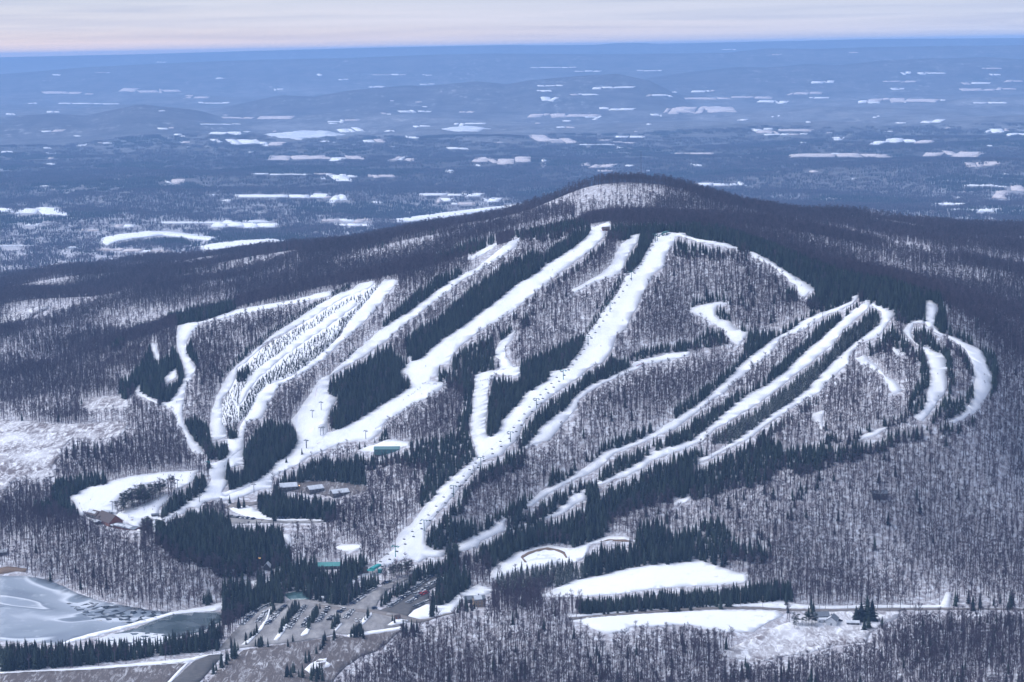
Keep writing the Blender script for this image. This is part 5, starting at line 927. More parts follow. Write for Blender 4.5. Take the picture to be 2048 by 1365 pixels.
# ------------------------------------------------------------------ built things
def pt(wn, x, y, ymax=4200):
    x0, y0, k = WIN[wn]; q = at([x0 + x/k], [y0 + y/k], ymax)[0]; return Vector(q)
def box_mesh(name, dims, mats):
    g = G()
    for d in dims: g.box(*d[:6], d[6] if len(d) > 6 else 0)
    return g.mesh(name, mats)

# --- houses: walls, roof of two slabs, door, windows with panes
def house(name, label, cat, base, L_, W_, wh, rh, rz, wall, roof, snow=0.0, win=3, door=True, chimney=False, eave=0.6, group=None, lit=False):
    e = link(name, None, None, base, rz); tag(e, label, cat, group)
    g = G(); g.prism([(-W_/2, -2.5), (W_/2, -2.5), (W_/2, wh), (0, wh + rh), (-W_/2, wh)], -L_/2, L_/2); link('wall', g.mesh('wall', [wall]), e)
    sl = math.hypot(W_/2, rh); nx, nz = rh/sl, (W_/2)/sl; th = 0.28
    g = G()
    for s in (-1, 1):
        k = eave/sl + 1
        a = (0, wh + rh + 0.05); b_ = (s*W_/2*k, wh + rh - rh*k + 0.05)
        q = [a, b_, (b_[0] + s*nx*th, b_[1] + nz*th), (a[0], a[1] + th/nz)]
        g.prism(q if s < 0 else q[::-1], -L_/2 - eave, L_/2 + eave)
    ro = link('roof', g.mesh('roof', [roof]), e)
    if snow > 0:
        r = random.Random(int(base[0]*10)); g = G()
        for s in (-1, 1):
            for k in range(max(1, int(L_/7))):
                if r.random() > snow: continue
                x0 = -L_/2 - eave*0.6 + k*7 + r.uniform(0, 1); x1 = min(L_/2 + eave*0.6, x0 + 6 + r.uniform(0, 2)); t0, t1 = r.uniform(0.02, 0.35), r.uniform(0.7, 1.0)
                if snow >= 0.99: x0 = -L_/2 - eave*0.5 + k*(L_ + eave)/max(1, int(L_/7)); x1 = x0 + (L_ + eave)/max(1, int(L_/7)) - 0.02; t0, t1 = 0.01, 0.99
                o1 = th/nz + 0.06
                q = [(s*W_/2*t0, wh + rh - rh*t0 + o1), (s*W_/2*t1, wh + rh - rh*t1 + o1), (s*W_/2*t1, wh + rh - rh*t1 + o1 + 0.25), (s*W_/2*t0, wh + rh - rh*t0 + o1 + 0.25)]
                g.prism(q if s < 0 else q[::-1], x0, x1)
        if g.v: link('snow_cover', g.mesh('snow_cover', ['roof_snow']), ro)
    if chimney: link('chimney', box_mesh('chimney', [(-0.5, 0.5, 0.6, 1.6, wh + rh*0.5, wh + rh + 1.6)], ['stone']), ro)
    wm = box_mesh('window', [(-0.65, 0.65, -0.06, 0.05, -0.75, 0.75)], ['white_wall']); pm = box_mesh('pane', [(-0.5, 0.5, -0.10, 0.0, -0.6, 0.6)], ['lit_glass' if lit else 'glass_dark'])
    zs = [wh*0.55] if wh < 5 else [wh*0.3, wh*0.72]
    for sd_ in (-1, 1):
        for k in range(win):
            for z in zs:
                x = -L_/2 + L_*(k + 0.5)/win
                w1 = link('window', wm, e, (x, sd_*(W_/2 + 0.02), z), 0 if sd_ < 0 else PI); link('pane', pm, w1)
    if door:
        dm = box_mesh('door', [(-0.55, 0.55, -0.08, 0.05, 0.0, 2.1)], ['dark_wall'])
        link('door', dm, e, (L_/2 + 0.04, W_*0.15, 0), PI/2); link('door', dm, e, (-L_/2 - 0.04, 0, 0), -PI/2)
    return e
def ang(wn, xa, ya, xb, yb):
    a, b_ = pt(wn, xa, ya), pt(wn, xb, yb); return math.atan2(b_.y - a.y, b_.x - a.x)
A_LODGE = math.radians(-52)
p0 = pt('V', 700, 585)
house('ski_lodge', 'large brown gabled main lodge at the foot of the beginners slope', 'lodge', p0, 34, 17, 4.5, 7.5, A_LODGE, 'red_wood', 'brown_roof', 0, 6, chimney=True)
dx = Vector((math.cos(A_LODGE), math.sin(A_LODGE), 0)); dy = Vector((-dx.y, dx.x, 0))
def ondrop(p): return Vector((p.x, p.y, float(T(p.x, p.y))))
house('lodge_wing', 'smaller snowy wing at the left end of the brown lodge', 'lodge wing', ondrop(p0 - dx*31 - dy*2), 18, 11, 4.0, 4.2, A_LODGE + 0.15, 'dark_wall', 'brown_roof', 0.6, 3)
house('lodge_annex', 'long low grey roofed annex at the right end of the lodge', 'annex', ondrop(p0 + dx*42 + dy*2), 36, 13, 3.6, 1.6, A_LODGE + 0.2, 'red_wood', 'grey_roof', 0.35, 6)
house('lodge_porch', 'flat snow covered porch in front of the lodge gable', 'porch', ondrop(p0 + dx*21.5 - dy*1), 7, 13, 3.0, 0.5, A_LODGE, 'dark_wall', 'roof_snow', 1.0, 2)
house('lodge_dormer', 'white roofed lean-to on the valley side of the lodge', 'lean-to', ondrop(p0 - dx*4 - dy*14), 12, 7, 3.0, 0.6, A_LODGE, 'dark_wall', 'roof_snow', 1.0, 2)
house('rental_hut', 'small snowy hut behind the lodge by the beginners lift', 'hut', pt('V', 680, 390), 9, 6, 2.6, 1.5, 0.2, 'dark_wall', 'roof_snow', 1.0, 2)
house('lift_shack', 'dark lift shack left of the conifer wedge by the run-out', 'shack', pt('V', 1640, 440), 8, 3.4, 2.4, 0.8, 0.35, 'dark_wall', 'grey_roof', 0.5, 2)
house('equipment_shed', 'green metal shed in snow above the conifers', 'shed', pt('H', 1790, 222), 30, 13, 4.2, 2.2, -0.04, 'teal_wall', 'green_metal', 0, 5)
house('long_cabin', 'long teal roofed building in the dark trees', 'building', pt('I', 1180, 232), 23, 9, 3.4, 2.8, 0.0, 'dark_wall', 'teal_metal', 0, 5)
house('workshop', 'leftmost snow roofed workshop of the maintenance yard', 'workshop', pt('H', 790, 600), 20, 13, 4, 3.4, 0.25, 'dark_wall', 'roof_snow', 1.0, 4)
house('workshop', 'middle snow roofed workshop of the maintenance yard', 'workshop', pt('H', 1060, 622), 18, 12, 4, 3.0, 0.5, 'dark_wall', 'roof_snow', 1.0, 4)
house('workshop', 'rightmost snow roofed workshop of the maintenance yard', 'workshop', pt('H', 1310, 660), 20, 12, 4, 3.0, 0.45, 'dark_wall', 'roof_snow', 1.0, 4)
house('gabled_hut', 'small gabled hut with white roof edge in the dark woods', 'hut', pt('I', 570, 240), 8, 7, 2.8, 4.0, PI/2 - 0.1, 'dark_wall', 'roof_snow', 1.0, 1)
house('cottage', 'low snow roofed cottage half hidden by the bare knoll', 'cottage', pt('I', 180, 290), 12, 7, 2.8, 2.0, 0.0, 'dark_wall', 'roof_snow', 1.0, 2)
house('tan_house', 'tall tan house with snowy roof above the bottom wood', 'house', pt('J', 1355, 925), 11, 9, 7.5, 3.2, 0.25, 'tan_wall', 'grey_roof', 0.75, 3, chimney=True)
house('house_wing', 'dark roofed wing left of the tall tan house', 'house wing', pt('J', 1265, 885), 11, 8, 4.0, 2.6, 0.1, 'dark_wall', 'grey_roof', 0.3, 2)
house('farmhouse', 'white farmhouse with gabled front by the right meadow', 'house', pt('Y', 825, 690), 13, 10, 4.6, 3.6, PI/2 - 0.35, 'white_wall', 'grey_roof', 0.5, 3, chimney=True)
house('barn', 'dark barn behind the white farmhouse', 'barn', pt('Y', 640, 620), 15, 10, 4.2, 3.0, 0.1, 'dark_wall', 'grey_roof', 0.0, 3)
house('garage', 'low white garage with snow roof beside the farmhouse', 'garage', pt('Y', 690, 660), 13, 7, 2.8, 0.8, 0.0, 'white_wall', 'roof_snow', 1.0, 3)
house('garden_shed', 'small dark shed with snow roof right of the farmhouse', 'shed', pt('Y', 1150, 700), 12, 5, 2.2, 1.2, -0.15, 'dark_wall', 'roof_snow', 1.0, 2)
house('summit_hut', 'red-brown hut at the top of the widest run', 'hut', pt('S', 360, 945, 3100), 10, 7, 3.0, 2.2, 0.2, 'red_wood', 'brown_roof', 0.3, 2)
house('forest_cabin', 'dark cabin deep in the bare right woods', 'cabin', pt('F', 1110, 360), 16, 9, 4.0, 2.8, 0.05, 'dark_wall', 'grey_roof', 0.4, 3)
house('kiosk', 'tiny brown kiosk on the snowy island by the access road', 'kiosk', pt('I', 1862, 735), 4, 3.4, 2.4, 1.4, 0.4, 'red_wood', 'brown_roof', 0, 1)
house('ticket_hut', 'small white hut beside the teal pool at the lot entrance', 'hut', pt('I', 1120, 548), 6, 4, 2.5, 1.0, 0.0, 'white_wall', 'roof_snow', 1.0, 2)
house('lake_house', 'snow roofed house at the left edge above the lake', 'house', pt('D', 8, 610), 12, 8, 3, 2, 0.1, 'dark_wall', 'roof_snow', 1.0, 2)
for k, (wn, x, y, l) in enumerate([('A', 420, 142, 'large white barn below the hill field on the left plain'), ('Q', 385, 925, 'leftmost white house right of the summit on the plain'), ('Q', 440, 907, 'second white house right of the summit on the plain'), ('Q', 488, 928, 'third white house right of the summit on the plain'), ('P', 1803, 1006, 'white house on the plain just above the summit'), ('Q', 1520, 1212, 'white farmstead at the right end of the plain'), ('O', 1495, 1312, 'white barn at a snow field on the left plain'), ('P', 895, 1168, 'farmhouse in the snow left of the summit')]):
    house('farmhouse', l, 'house', pt(wn, x, y, 30000), 24 if k in (0, 5) else 17, 12, 5, 4, 0.1*k, 'white_wall', 'roof_snow', 0, 3, door=False, group='far houses')

# --- chairlift
LIFT = [('B', 1845, 192), ('B', 1705, 416), ('B', 1580, 600), ('B', 1452, 797), ('B', 1307, 997), ('B', 1150, 1165), ('E', 922, 68), ('E', 762, 208), ('E', 614, 362), ('E', 455, 549), ('E', 300, 691)]
LP = [pt(*a, 3100) for a in LIFT][::-1]
top_st = pt('B', 1905, 148, 3100); bot_st = pt('L', 520, 450)
ORD = ['lowest', 'second', 'third', 'fourth', 'fifth', 'sixth', 'seventh', 'eighth', 'ninth', 'tenth', 'topmost']
ldir = (LP[-1] - LP[0]); LA = math.atan2(ldir.y, ldir.x) - PI/2
TH = 12.5
def lift_tower(p, rz, h, label, mat='tower_green', arm=3.6, group=None):
    e = link('lift_tower', None, None, p, rz); tag(e, label, 'lift tower', group)
    g = G(); g.tube((0, 0, -1), (0, 0, h), 0.42, 0.30, 8, cap=True); link('pole', g.mesh('pole', [mat]), e)
    g = G(); g.box(-arm, arm, -0.22, 0.22, h - 0.25, h + 0.25); ca = link('crossarm', g.mesh('crossarm', [mat]), e)
    for s in (-1, 1):
        g = G(); g.box(s*arm - 0.25, s*arm + 0.25, -1.7, 1.7, h - 0.75, h - 0.3)
        for y in (-1.3, -0.45, 0.45, 1.3): g.tube((s*arm - 0.3, y, h - 0.85), (s*arm + 0.3, y, h - 0.85), 0.28, 0.28, 8, cap=True)
        link('sheave_assembly', g.mesh('sheave_assembly', [mat]), e)
        g = G(); g.tube((s*(arm - 1), 0, h + 0.2), (s*(arm - 1), 0, h + 1.5), 0.09, 0.09, 5); link('lifting_frame', g.mesh('lifting_frame', [mat]), ca)
    g = G(); g.tube((0.5, 0, 0), (0.46, 0, h - 0.5), 0.07, 0.07, 4); link('ladder', g.mesh('ladder', [mat]), e)
    return e
for k, p in enumerate(LP):
    lift_tower(p, LA, TH, f'{ORD[k]} tower of the green chairlift, counted uphill', 'tower_teal' if k in (0, 6) else 'tower_green', group='chairlift towers')
lift_tower(pt('B', 1858, 186, 3100), LA, 9, 'short tower right behind the topmost lift tower', 'tower_green')
ends = [bot_st + Vector((0, 0, 4.5))] + [p + Vector((0, 0, TH - 1.2)) for p in LP] + [top_st + Vector((0, 0, 4.5))]
sx = Vector((math.cos(LA), math.sin(LA), 0))
for s, nm in ((-1, 'left'), (1, 'right')):
    g = G()
    for a, b_ in zip(ends[:-1], ends[1:]):
        a2, b2 = a + sx*s*3.6, b_ + sx*s*3.6
        for q in range(4):
            f0, f1 = q/4, (q+1)/4; sag = lambda f: Vector((0, 0, -4*f*(1-f)*(a - b_).length*0.012))
            g.tube(a2.lerp(b2, f0) + sag(f0), a2.lerp(b2, f1) + sag(f1), 0.05, 0.05, 4)
    tag(link('haul_rope', g.mesh('haul_rope', ['dark_steel'])), f'thin steel haul rope on the {nm} side of the green chairlift', 'cable')
gh = G(); gh.tube((0, 0, 0), (0, -0.3, -2.6), 0.07, 0.07, 4); gs = G(); gs.box(-1.5, 1.5, -0.55, 0.25, -3.15, -2.95); gb = G(); gb.box(-1.5, 1.5, 0.20, 0.32, -2.95, -2.1); gf = G(); gf.tube((-1.5, 0.25, -2.1), (1.5, 0.25, -2.1), 0.08, 0.08, 4); gf.tube((-1.5, -0.5, -3.05), (-1.5, 0.25, -2.1), 0.06, 0.06, 4); gf.tube((1.5, -0.5, -3.05), (1.5, 0.25, -2.1), 0.06, 0.06, 4)
CH = [('hanger', gh.mesh('hanger', ['dark_steel'])), ('seat', gs.mesh('seat', ['dark_steel'])), ('backrest', gb.mesh('backrest', ['dark_steel'])), ('frame', gf.mesh('frame', ['dark_steel']))]
for s, nm in ((-1, 'descending left'), (1, 'climbing right')):
    d = 9.0 if s > 0 else 2.0; cnt = 0
    for j, (a, b_) in enumerate(zip(ends[:-1], ends[1:])):
        ln = (b_ - a).length
        while d < ln:
            f = d/ln; q = a.lerp(b_, f) + sx*s*3.6 + Vector((0, 0, -4*f*(1-f)*ln*0.012))
            cnt += 1
            e = link('lift_chair', None, None, q, LA + (0 if s > 0 else PI)); tag(e, f'empty dark chair on the {nm} rope, {nth(cnt)} counted from the bottom station', 'lift chair', 'chairs of the green chairlift')
            for nm2, m2 in CH: link(nm2, m2, e)
            d += 17.5
        d -= ln
def station(name, label, p, rz, mat, sc=1.0):
    e = link(name, None, None, p, rz, sc); tag(e, label, 'lift station')
    g = G(); g.prism([(-2.0, 3.4), (2.0, 3.4), (2.3, 4.2), (1.7, 5.4), (-1.7, 5.4), (-2.3, 4.2)], -8, 8, ax='y'); link('cover', g.mesh('cover', [mat]), e)
    for y in (-5, 5):
        g = G(); g.tube((0, y, -1), (0, y, 3.6), 0.5, 0.4, 8); link('column', g.mesh('column', ['tower_green']), e)
    g = G(); g.tube((0, -8.5, 3.6), (0, -8.5, 4.1), 3.6, 3.6, 20, cap=True); link('bullwheel', g.mesh('bullwheel', [mat]), e)
    g = G(); g.box(3.5, 6.0, -2, 1.5, -1, 2.6); g.box(3.2, 6.3, -2.3, 1.8, 2.6, 2.85); link('operator_booth', g.mesh('operator_booth', [mat]), e)
    return e
station('bottom_station', 'bright teal bottom station of the green chairlift', bot_st, LA, 'tower_teal', 1.15)
station('top_station', 'dark teal upper station of the green chairlift', top_st, LA + PI, 'tower_green', 1.0)
g = G(); e = link('aframe_booth', None, None, pt('L', 320, 460), 0.3); tag(e, 'small red A-frame booth beside the teal bottom station', 'booth')
g.prism([(-2.6, -0.5), (2.6, -0.5), (0, 5.0)], -2.2, 2.2); link('wall', g.mesh('wall', ['red_wood']), e)
g = G()
for s in (-1, 1): g.prism([(s*2.9, -0.6), (s*3.1, -0.4), (0, 5.6), (0, 5.2)] if s > 0 else [(0, 5.2), (0, 5.6), (-3.1, -0.4), (-2.9, -0.6)], -2.5, 2.5)
link('roof', g.mesh('roof', ['brown_roof']), e)
for wn, x, y, h, lab, mt in [('G', 640, 735, 12, 'grey lift tower right behind the lodge roof', 'steel'), ('G', 1305, 500, 11, 'thin lift tower at the upper end of the pine row', 'steel'), ('G', 1622, 322, 12, 'bright teal lift tower at the top of the beginners slope', 'tower_teal'), ('H', 978, 192, 11, 'steel lift tower beside the lone spruce on the lower run', 'steel'), ('H', 1120, 62, 11, 'left one of two lift towers standing close on the lower run', 'steel'), ('H', 1145, 50, 10, 'right one of two lift towers standing close on the lower run', 'steel'), ('H', 1575, 97, 11, 'lift tower above the green metal shed', 'steel'), ('H', 445, 640, 11, 'lift tower near the bare trees below the lower run', 'steel'), ('A', 1880, 1086, 11, 'lift tower on the left run beside the dark spruce block', 'steel'), ('A', 1828, 1130, 10, 'lift tower above the round spruce clump', 'steel'), ('A', 1792, 1310, 11, 'lift tower below the round spruce clump', 'steel'), ('G', 1530, 642, 9, 'thin lift tower on the narrow run above the big spruces', 'steel'), ('G', 640, 1000, 9, 'lift tower low behind the lodge annex', 'steel')][:12]:
    lift_tower(pt(wn, x, y), -0.6, h, lab, mt, arm=2.2)

# --- poles and masts
def pole(name, p, h, label, cat, arms=True):
    e = link(name, None, None, p, 0); tag(e, label, cat)
    g = G(); g.tube((0, 0, -1), (0, 0, h), 0.19, 0.13, 6, cap=True); link('pole', g.mesh('pole', ['wood_pole']), e)
    if arms:
        g = G(); g.box(-1.2, 1.2, -0.08, 0.08, h - 0.9, h - 0.7); c = link('crossarm', g.mesh('crossarm', ['wood_pole']), e)
        for x in (-1.1, 0, 1.1):
            g = G(); g.tube((x, 0, h - 0.7), (x, 0, h - 0.4), 0.06, 0.05, 5); link('insulator', g.mesh('insulator', ['glass_dark']), c)
    else:
        g = G(); g.box(-0.15, 1.2, -0.12, 0.12, h - 0.15, h); link('lamp_head', g.mesh('lamp_head', ['steel']), e)
for wn, x, y, lab in [('E', 1655, 972, 'utility pole at the end of the long spruce row by the road'), ('F', 360, 952, 'utility pole in front of the long spruce row'), ('F', 480, 972, 'utility pole on the snow verge right of the spruce row'), ('F', 785, 988, 'utility pole by the road behind the barn'), ('F', 1167, 982, 'utility pole by the road right of the giant spruce')]: pole('utility_pole', pt(wn, x, y), 14, lab, 'utility pole')
for wn, x, y, lab in [('K', 1710, 195, 'left of two tall lamp poles at the top of the car park'), ('K', 2025, 205, 'right of two tall lamp poles at the top of the car park'), ('L', 1010, 945, 'lamp pole inside the tall hedge of the upper lots'), ('J', 40, 915, 'lamp pole at the start of the car row under the spruce belt')]: pole('lamp_pole', pt(wn, x, y), 11, lab, 'lamp pole', False)
e = link('radio_mast', None, None, pt('S', 775, 385, 3800), 0.3); tag(e, 'tall slender lattice radio mast on the wooded summit knob', 'mast')
for k in range(3):
    a = 2*PI*k/3; g = G(); g.tube((math.cos(a)*0.8, math.sin(a)*0.8, -1), (math.cos(a)*0.5, math.sin(a)*0.5, 58), 0.11, 0.08, 4); link('leg', g.mesh('leg', ['dark_steel']), e)
    g = G(); g.tube((math.cos(a)*0.5, math.sin(a)*0.5, 45), (math.cos(a)*28, math.sin(a)*28, 0), 0.03, 0.03, 3); link('guy_wire', g.mesh('guy_wire', ['dark_steel']), e)
g = G()
for q in range(19):
    for k in range(3):
        a, b_ = 2*PI*k/3, 2*PI*(k+1)/3; g.tube((math.cos(a)*0.7, math.sin(a)*0.7, q*3), (math.cos(b_)*0.7, math.sin(b_)*0.7, q*3 + 3), 0.05, 0.05, 3)
link('bracing', g.mesh('bracing', ['dark_steel']), e)
def net(name, pts_, h, mat, label):
    W = [pt(*q) for q in pts_]; g = G()
    for a, b_ in zip(W[:-1], W[1:]):
        g.add([a, b_, b_ + Vector((0, 0, h)), a + Vector((0, 0, h))], [(0, 1, 2, 3)])
        g.add([a + Vector((0, .05, 0)), b_ + Vector((0, .05, 0)), b_ + Vector((0, .05, h)), a + Vector((0, .05, h))], [(3, 2, 1, 0)])
    e = link(name, None); tag(e, label, 'safety net'); link('netting', g.mesh('netting', [mat]), e)
    for a in W:
        g = G(); g.tube(a - Vector((0, 0, .4)), a + Vector((0, 0, h + .25)), 0.06, 0.06, 5); link('post', g.mesh('post', [mat]), e)
net('safety_net', [('A', 1855, 960), ('A', 1848, 985), ('A', 1843, 1010)], 1.0, 'orange_net', 'orange safety net on the run left of the dark spruce block')
net('safety_net', [('B', 1735, 918), ('B', 1755, 908), ('B', 1775, 905)], 1.3, 'red_net', 'red safety net where the narrow run leaves the conifers')
net('safety_net', [('L', 965, 150), ('L', 968, 220), ('L', 960, 285)], 1.0, 'orange_net', 'orange safety net below the lowest lift tower')
net('safety_net', [('H', 1080, 150), ('H', 1120, 128)], 0.9, 'orange_net', 'short orange net among the saplings of the lower run')
for wn, x, y, lab in [('I', 488, 215, 'left glowing lamp by the gabled hut'), ('I', 500, 215, 'right glowing lamp by the gabled hut'), ('H', 905, 640, 'glowing lamp at the maintenance yard')]:
    e = link('lamp_post', None, None, pt(wn, x, y)); tag(e, lab, 'lamp'); g = G(); g.tube((0, 0, -1), (0, 0, 8.5), 0.1, 0.08, 6); link('post', g.mesh('post', ['dark_steel']), e)
    g = G()
    for k in range(6):
        f0, f1 = -PI/2 + PI*k/6, -PI/2 + PI*(k+1)/6; g.tube((0, 0, 9 + .55*math.sin(f0)), (0, 0, 9 + .55*math.sin(f1)), .55*math.cos(f0) + .001, .55*math.cos(f1) + .001, 8)
    link('globe', g.mesh('globe', ['lit_glass']), e)

# --- parked cars
def car_shapes(suv):
    hood, top = (0.95, 1.72) if suv else (0.82, 1.42)
    prof = [(-2.2, 0.32), (2.2, 0.32), (2.25, 0.62), (2.15, hood - 0.08), (1.15, hood), (-1.9 if not suv else -2.15, hood + 0.02), (-2.25, 0.75)]
    g = G(); g.prism(prof, -0.88, 0.88, ax='y')
    cab = [(1.05, hood - 0.03), (0.45, top), (-1.0 if not suv else -1.75, top), (-1.75 if not suv else -2.1, hood - 0.03)]
    n = 4; vs = [(x, -0.80 if z < hood else -0.66, z) for x, z in cab] + [(x, 0.80 if z < hood else 0.66, z) for x, z in cab]
    gl = G(); gl.add(vs, [(k, (k+1) % n, n + (k+1) % n, n + k) for k in range(n)] + [(3, 2, 1, 0), (4, 5, 6, 7)])
    rf = G(); x0, x1 = cab[1][0] - 0.08, cab[2][0] + 0.08; rf.box(x1, x0, -0.66, 0.66, top - 0.02, top + 0.05)
    wl = G(); wl.tube((0, -0.11, 0), (0, 0.11, 0), 0.34, 0.34, 10, cap=True)
    return g, rf, gl, wl
CARM = {}
for suv in (0, 1):
    g, rf, gl, wl = car_shapes(suv)
    for k in CARC: CARM[suv, k] = (g.mesh('body', ['paint_' + k]), rf.mesh('roof', ['paint_' + k]))
    CARM[suv, 'gl'] = gl.mesh('windows', ['glass_dark']); CARM['wl'] = wl.mesh('wheel', ['tyre'])
def car(p, rz, col, suv, label, group):
    o = link('parked_car', None, None, (p.x, p.y, p.z + 0.42), rz, 1.28); tag(o, label, 'car', group)
    link('body', CARM[suv, col][0], o); link('roof', CARM[suv, col][1], o); link('windows', CARM[suv, 'gl'], o)
    for x in (-1.35, 1.35):
        for y in (-0.85, 0.85): link('wheel', CARM['wl'], o, (x, y, 0.34))
    return o
ROWS = [('K', 30, 570, 280, 335, 15, 'in the leftmost row under the dark spruces', 'mix'), ('K', 300, 320, 560, 190, 8, 'where the leftmost row bends to the top of the lot', 'mix'),
        ('K', 320, 535, 490, 320, 8, 'left of the long snow strip', 'mix'), ('K', 510, 560, 690, 370, 7, 'right of the long snow strip, lower part', 'mix'), ('K', 700, 340, 835, 225, 5, 'right of the long snow strip, upper part', 'dark'),
        ('K', 900, 640, 1060, 430, 7, 'beside the second tree strip, lower part', 'mix'), ('K', 1080, 400, 1210, 225, 6, 'beside the second tree strip, upper part', 'mix'), ('K', 1180, 610, 1260, 460, 4, 'left of the third tree strip', 'dark'), ('K', 1385, 340, 1410, 265, 2, 'at the upper gap of the third tree strip', 'light'),
        ('K', 1440, 530, 1560, 380, 5, 'beside the third tree strip, lower part', 'mix'), ('K', 1580, 350, 1640, 250, 4, 'beside the third tree strip, upper part', 'dark'), ('K', 1645, 505, 1700, 430, 2, 'left of the fourth tree strip', 'light'), ('K', 1850, 340, 1920, 290, 3, 'at the head of the fourth tree strip', 'dark'),
        ('I', 1345, 735, 1410, 660, 5, 'in the short row right of the fourth tree strip', 'light'), ('I', 1450, 765, 1490, 760, 2, 'in the pair near the last tree strip', 'light'),
        ('L', 50, 1115, 270, 960, 8, 'lowest in the row under the spruce belt', 'mix'), ('L', 310, 900, 500, 810, 6, 'higher in the row under the spruce belt', 'mix'), ('L', 690, 705, 830, 655, 4, 'at the bend below the bottom lift', 'dark'),
        ('L', 800, 1180, 980, 1070, 6, 'lowest along the tall hedge', 'light'), ('L', 1010, 1040, 1220, 890, 8, 'middle along the tall hedge', 'dark'), ('L', 1250, 850, 1420, 720, 7, 'upper part along the tall hedge', 'dark'), ('L', 1460, 690, 1650, 560, 7, 'topmost along the tall hedge', 'dark'),
        ('L', 1190, 1100, 1340, 1005, 4, 'in the lower middle row of the upper lot', 'mix'), ('L', 1310, 950, 1580, 790, 9, 'in the front middle row of the upper lot', 'light'), ('L', 1400, 960, 1580, 880, 5, 'in the back middle row of the upper lot', 'red'), ('L', 1600, 740, 1870, 590, 8, 'at the upper end of the middle row of the upper lot', 'mix'), ('L', 1340, 1175, 1590, 1070, 7, 'in the right row of the upper lot', 'light'),
        ('H', 190, 885, 440, 908, 8, 'on the small upper car park behind the spruces', 'dark'), ('H', 640, 905, 800, 900, 6, 'at the right end of the small upper car park', 'dark')]
PAL = {'mix': ['white', 'silver', 'grey', 'black', 'white', 'silver', 'blue', 'white'], 'dark': ['black', 'grey', 'black', 'blue', 'silver', 'white'], 'light': ['white', 'silver', 'white', 'grey', 'silver', 'black'], 'red': ['red', 'black', 'red', 'grey', 'silver']}
cr = random.Random(5)
for wn, xa, ya, xb, yb, nC, lab, pal in ROWS:
    a, b_ = pt(wn, xa, ya), pt(wn, xb, yb); d = b_ - a; rz = math.atan2(d.y, d.x) + PI/2; L_ = math.hypot(d.x, d.y); nn = max(nC, int(L_/2.9)) if L_ > 6 else nC
    for k in range(nn):
        if cr.random() < 0.06: continue
        p = ondrop(a.lerp(b_, k/max(1, nn-1))); c = cr.choice(PAL[pal]); suv = int(cr.random() < 0.55)
        car(p, rz + cr.uniform(-.08, .08) + (PI if cr.random() < .3 else 0), c, suv, f'{c} {"suv" if suv else "sedan"}, {nth(k + 1)} car {lab}', 'cars on the ski area lots')
a = pt('E', 1640, 985); car(a, 0.06, 'black', 1, 'dark pickup sized car driving on the public road', 'cars on the road'); 
a = pt('L', 505, 1215); car(a, 0.5, 'blue', 1, 'lone dark blue suv at the corner of the tall hedge', 'cars on the ski area lots')
a = pt('Y', 940, 660); car(a, 0.2, 'black', 1, 'dark car parked beside the white farmhouse', 'cars at the farm')

# --- skiers
def body(pose):
    V_ = {'crouch': [(0, 0, .82), (.08, 0, 1.08), (.20, 0, 1.32), (.28, 0, 1.45), (.33, 0, 1.60), (.22, .22, 1.30), (.36, .34, 1.08), (.55, .28, 1.05), (.22, -.22, 1.30), (.36, -.34, 1.08), (.55, -.28, 1.05), (.02, .11, .78), (.24, .13, .48), (.05, .14, .10), (.20, .14, .04), (.02, -.11, .78), (.24, -.13, .48), (.05, -.14, .10), (.20, -.14, .04)],
          'stand': [(0, 0, .93), (0, 0, 1.18), (.02, 0, 1.42), (.03, 0, 1.54), (.05, 0, 1.68), (0, .22, 1.40), (.04, .32, 1.14), (.22, .30, 1.02), (0, -.22, 1.40), (.04, -.32, 1.14), (.22, -.30, 1.02), (0, .11, .88), (.06, .13, .50), (-.02, .14, .10), (.13, .14, .04), (0, -.11, .88), (.06, -.13, .50), (-.02, -.14, .10), (.13, -.14, .04)]}[pose]
    E_ = [(0, 1), (1, 2), (2, 3), (3, 4), (2, 5), (5, 6), (6, 7), (2, 8), (8, 9), (9, 10), (0, 11), (11, 12), (12, 13), (13, 14), (0, 15), (15, 16), (16, 17), (17, 18)]
    R_ = [.16, .17, .16, .075, .125, .09, .065, .055, .09, .065, .055, .11, .085, .075, .06, .11, .085, .075, .06]
    me = bpy.data.meshes.new('skeleton'); me.from_pydata(V_, E_, []); o = bpy.data.objects.new('skeleton', me); COL.objects.link(o)
    md = o.modifiers.new('skin', 'SKIN'); md.use_smooth_shade = True; sv = me.skin_vertices[0].data
    for k, r in enumerate(R_): sv[k].radius = (r, r)
    sv[0].use_root = True
    ss = o.modifiers.new('sub', 'SUBSURF'); ss.levels = 1; ss.render_levels = 1
    dg = bpy.context.evaluated_depsgraph_get(); m2 = bpy.data.meshes.new_from_object(o.evaluated_get(dg)); bpy.data.objects.remove(o)
    return m2
BODY = {p: body(p) for p in ('crouch', 'stand')}
PERS = {}
for p, m0 in BODY.items():
    for k in CLOTH:
        m2 = m0.copy(); m2.materials.clear(); m2.materials.append(M['cloth_' + k]); m2.materials.append(M['cloth_black']); 
        zc = [q.center.z for q in m2.polygons]; m2.polygons.foreach_set('material_index', [0 if 0.85 < z < 1.5 else 1 for z in zc]); PERS[p, k] = m2
g = G(); g.add([(-.75, -.045, .03), (.8, -.045, .03), (.98, -.04, .13), (.98, .04, .13), (.8, .045, .03), (-.75, .045, .03), (-.75, -.045, .0), (.8, -.045, .0), (.8, .045, .0), (-.75, .045, .0)], [(0, 1, 4, 5), (1, 2, 3, 4), (6, 9, 8, 7), (0, 6, 7, 1), (5, 4, 8, 9), (0, 5, 9, 6), (7, 8, 3, 2), (1, 7, 2), (4, 3, 8)]); SKI = g.mesh('ski', ['paint_red'])
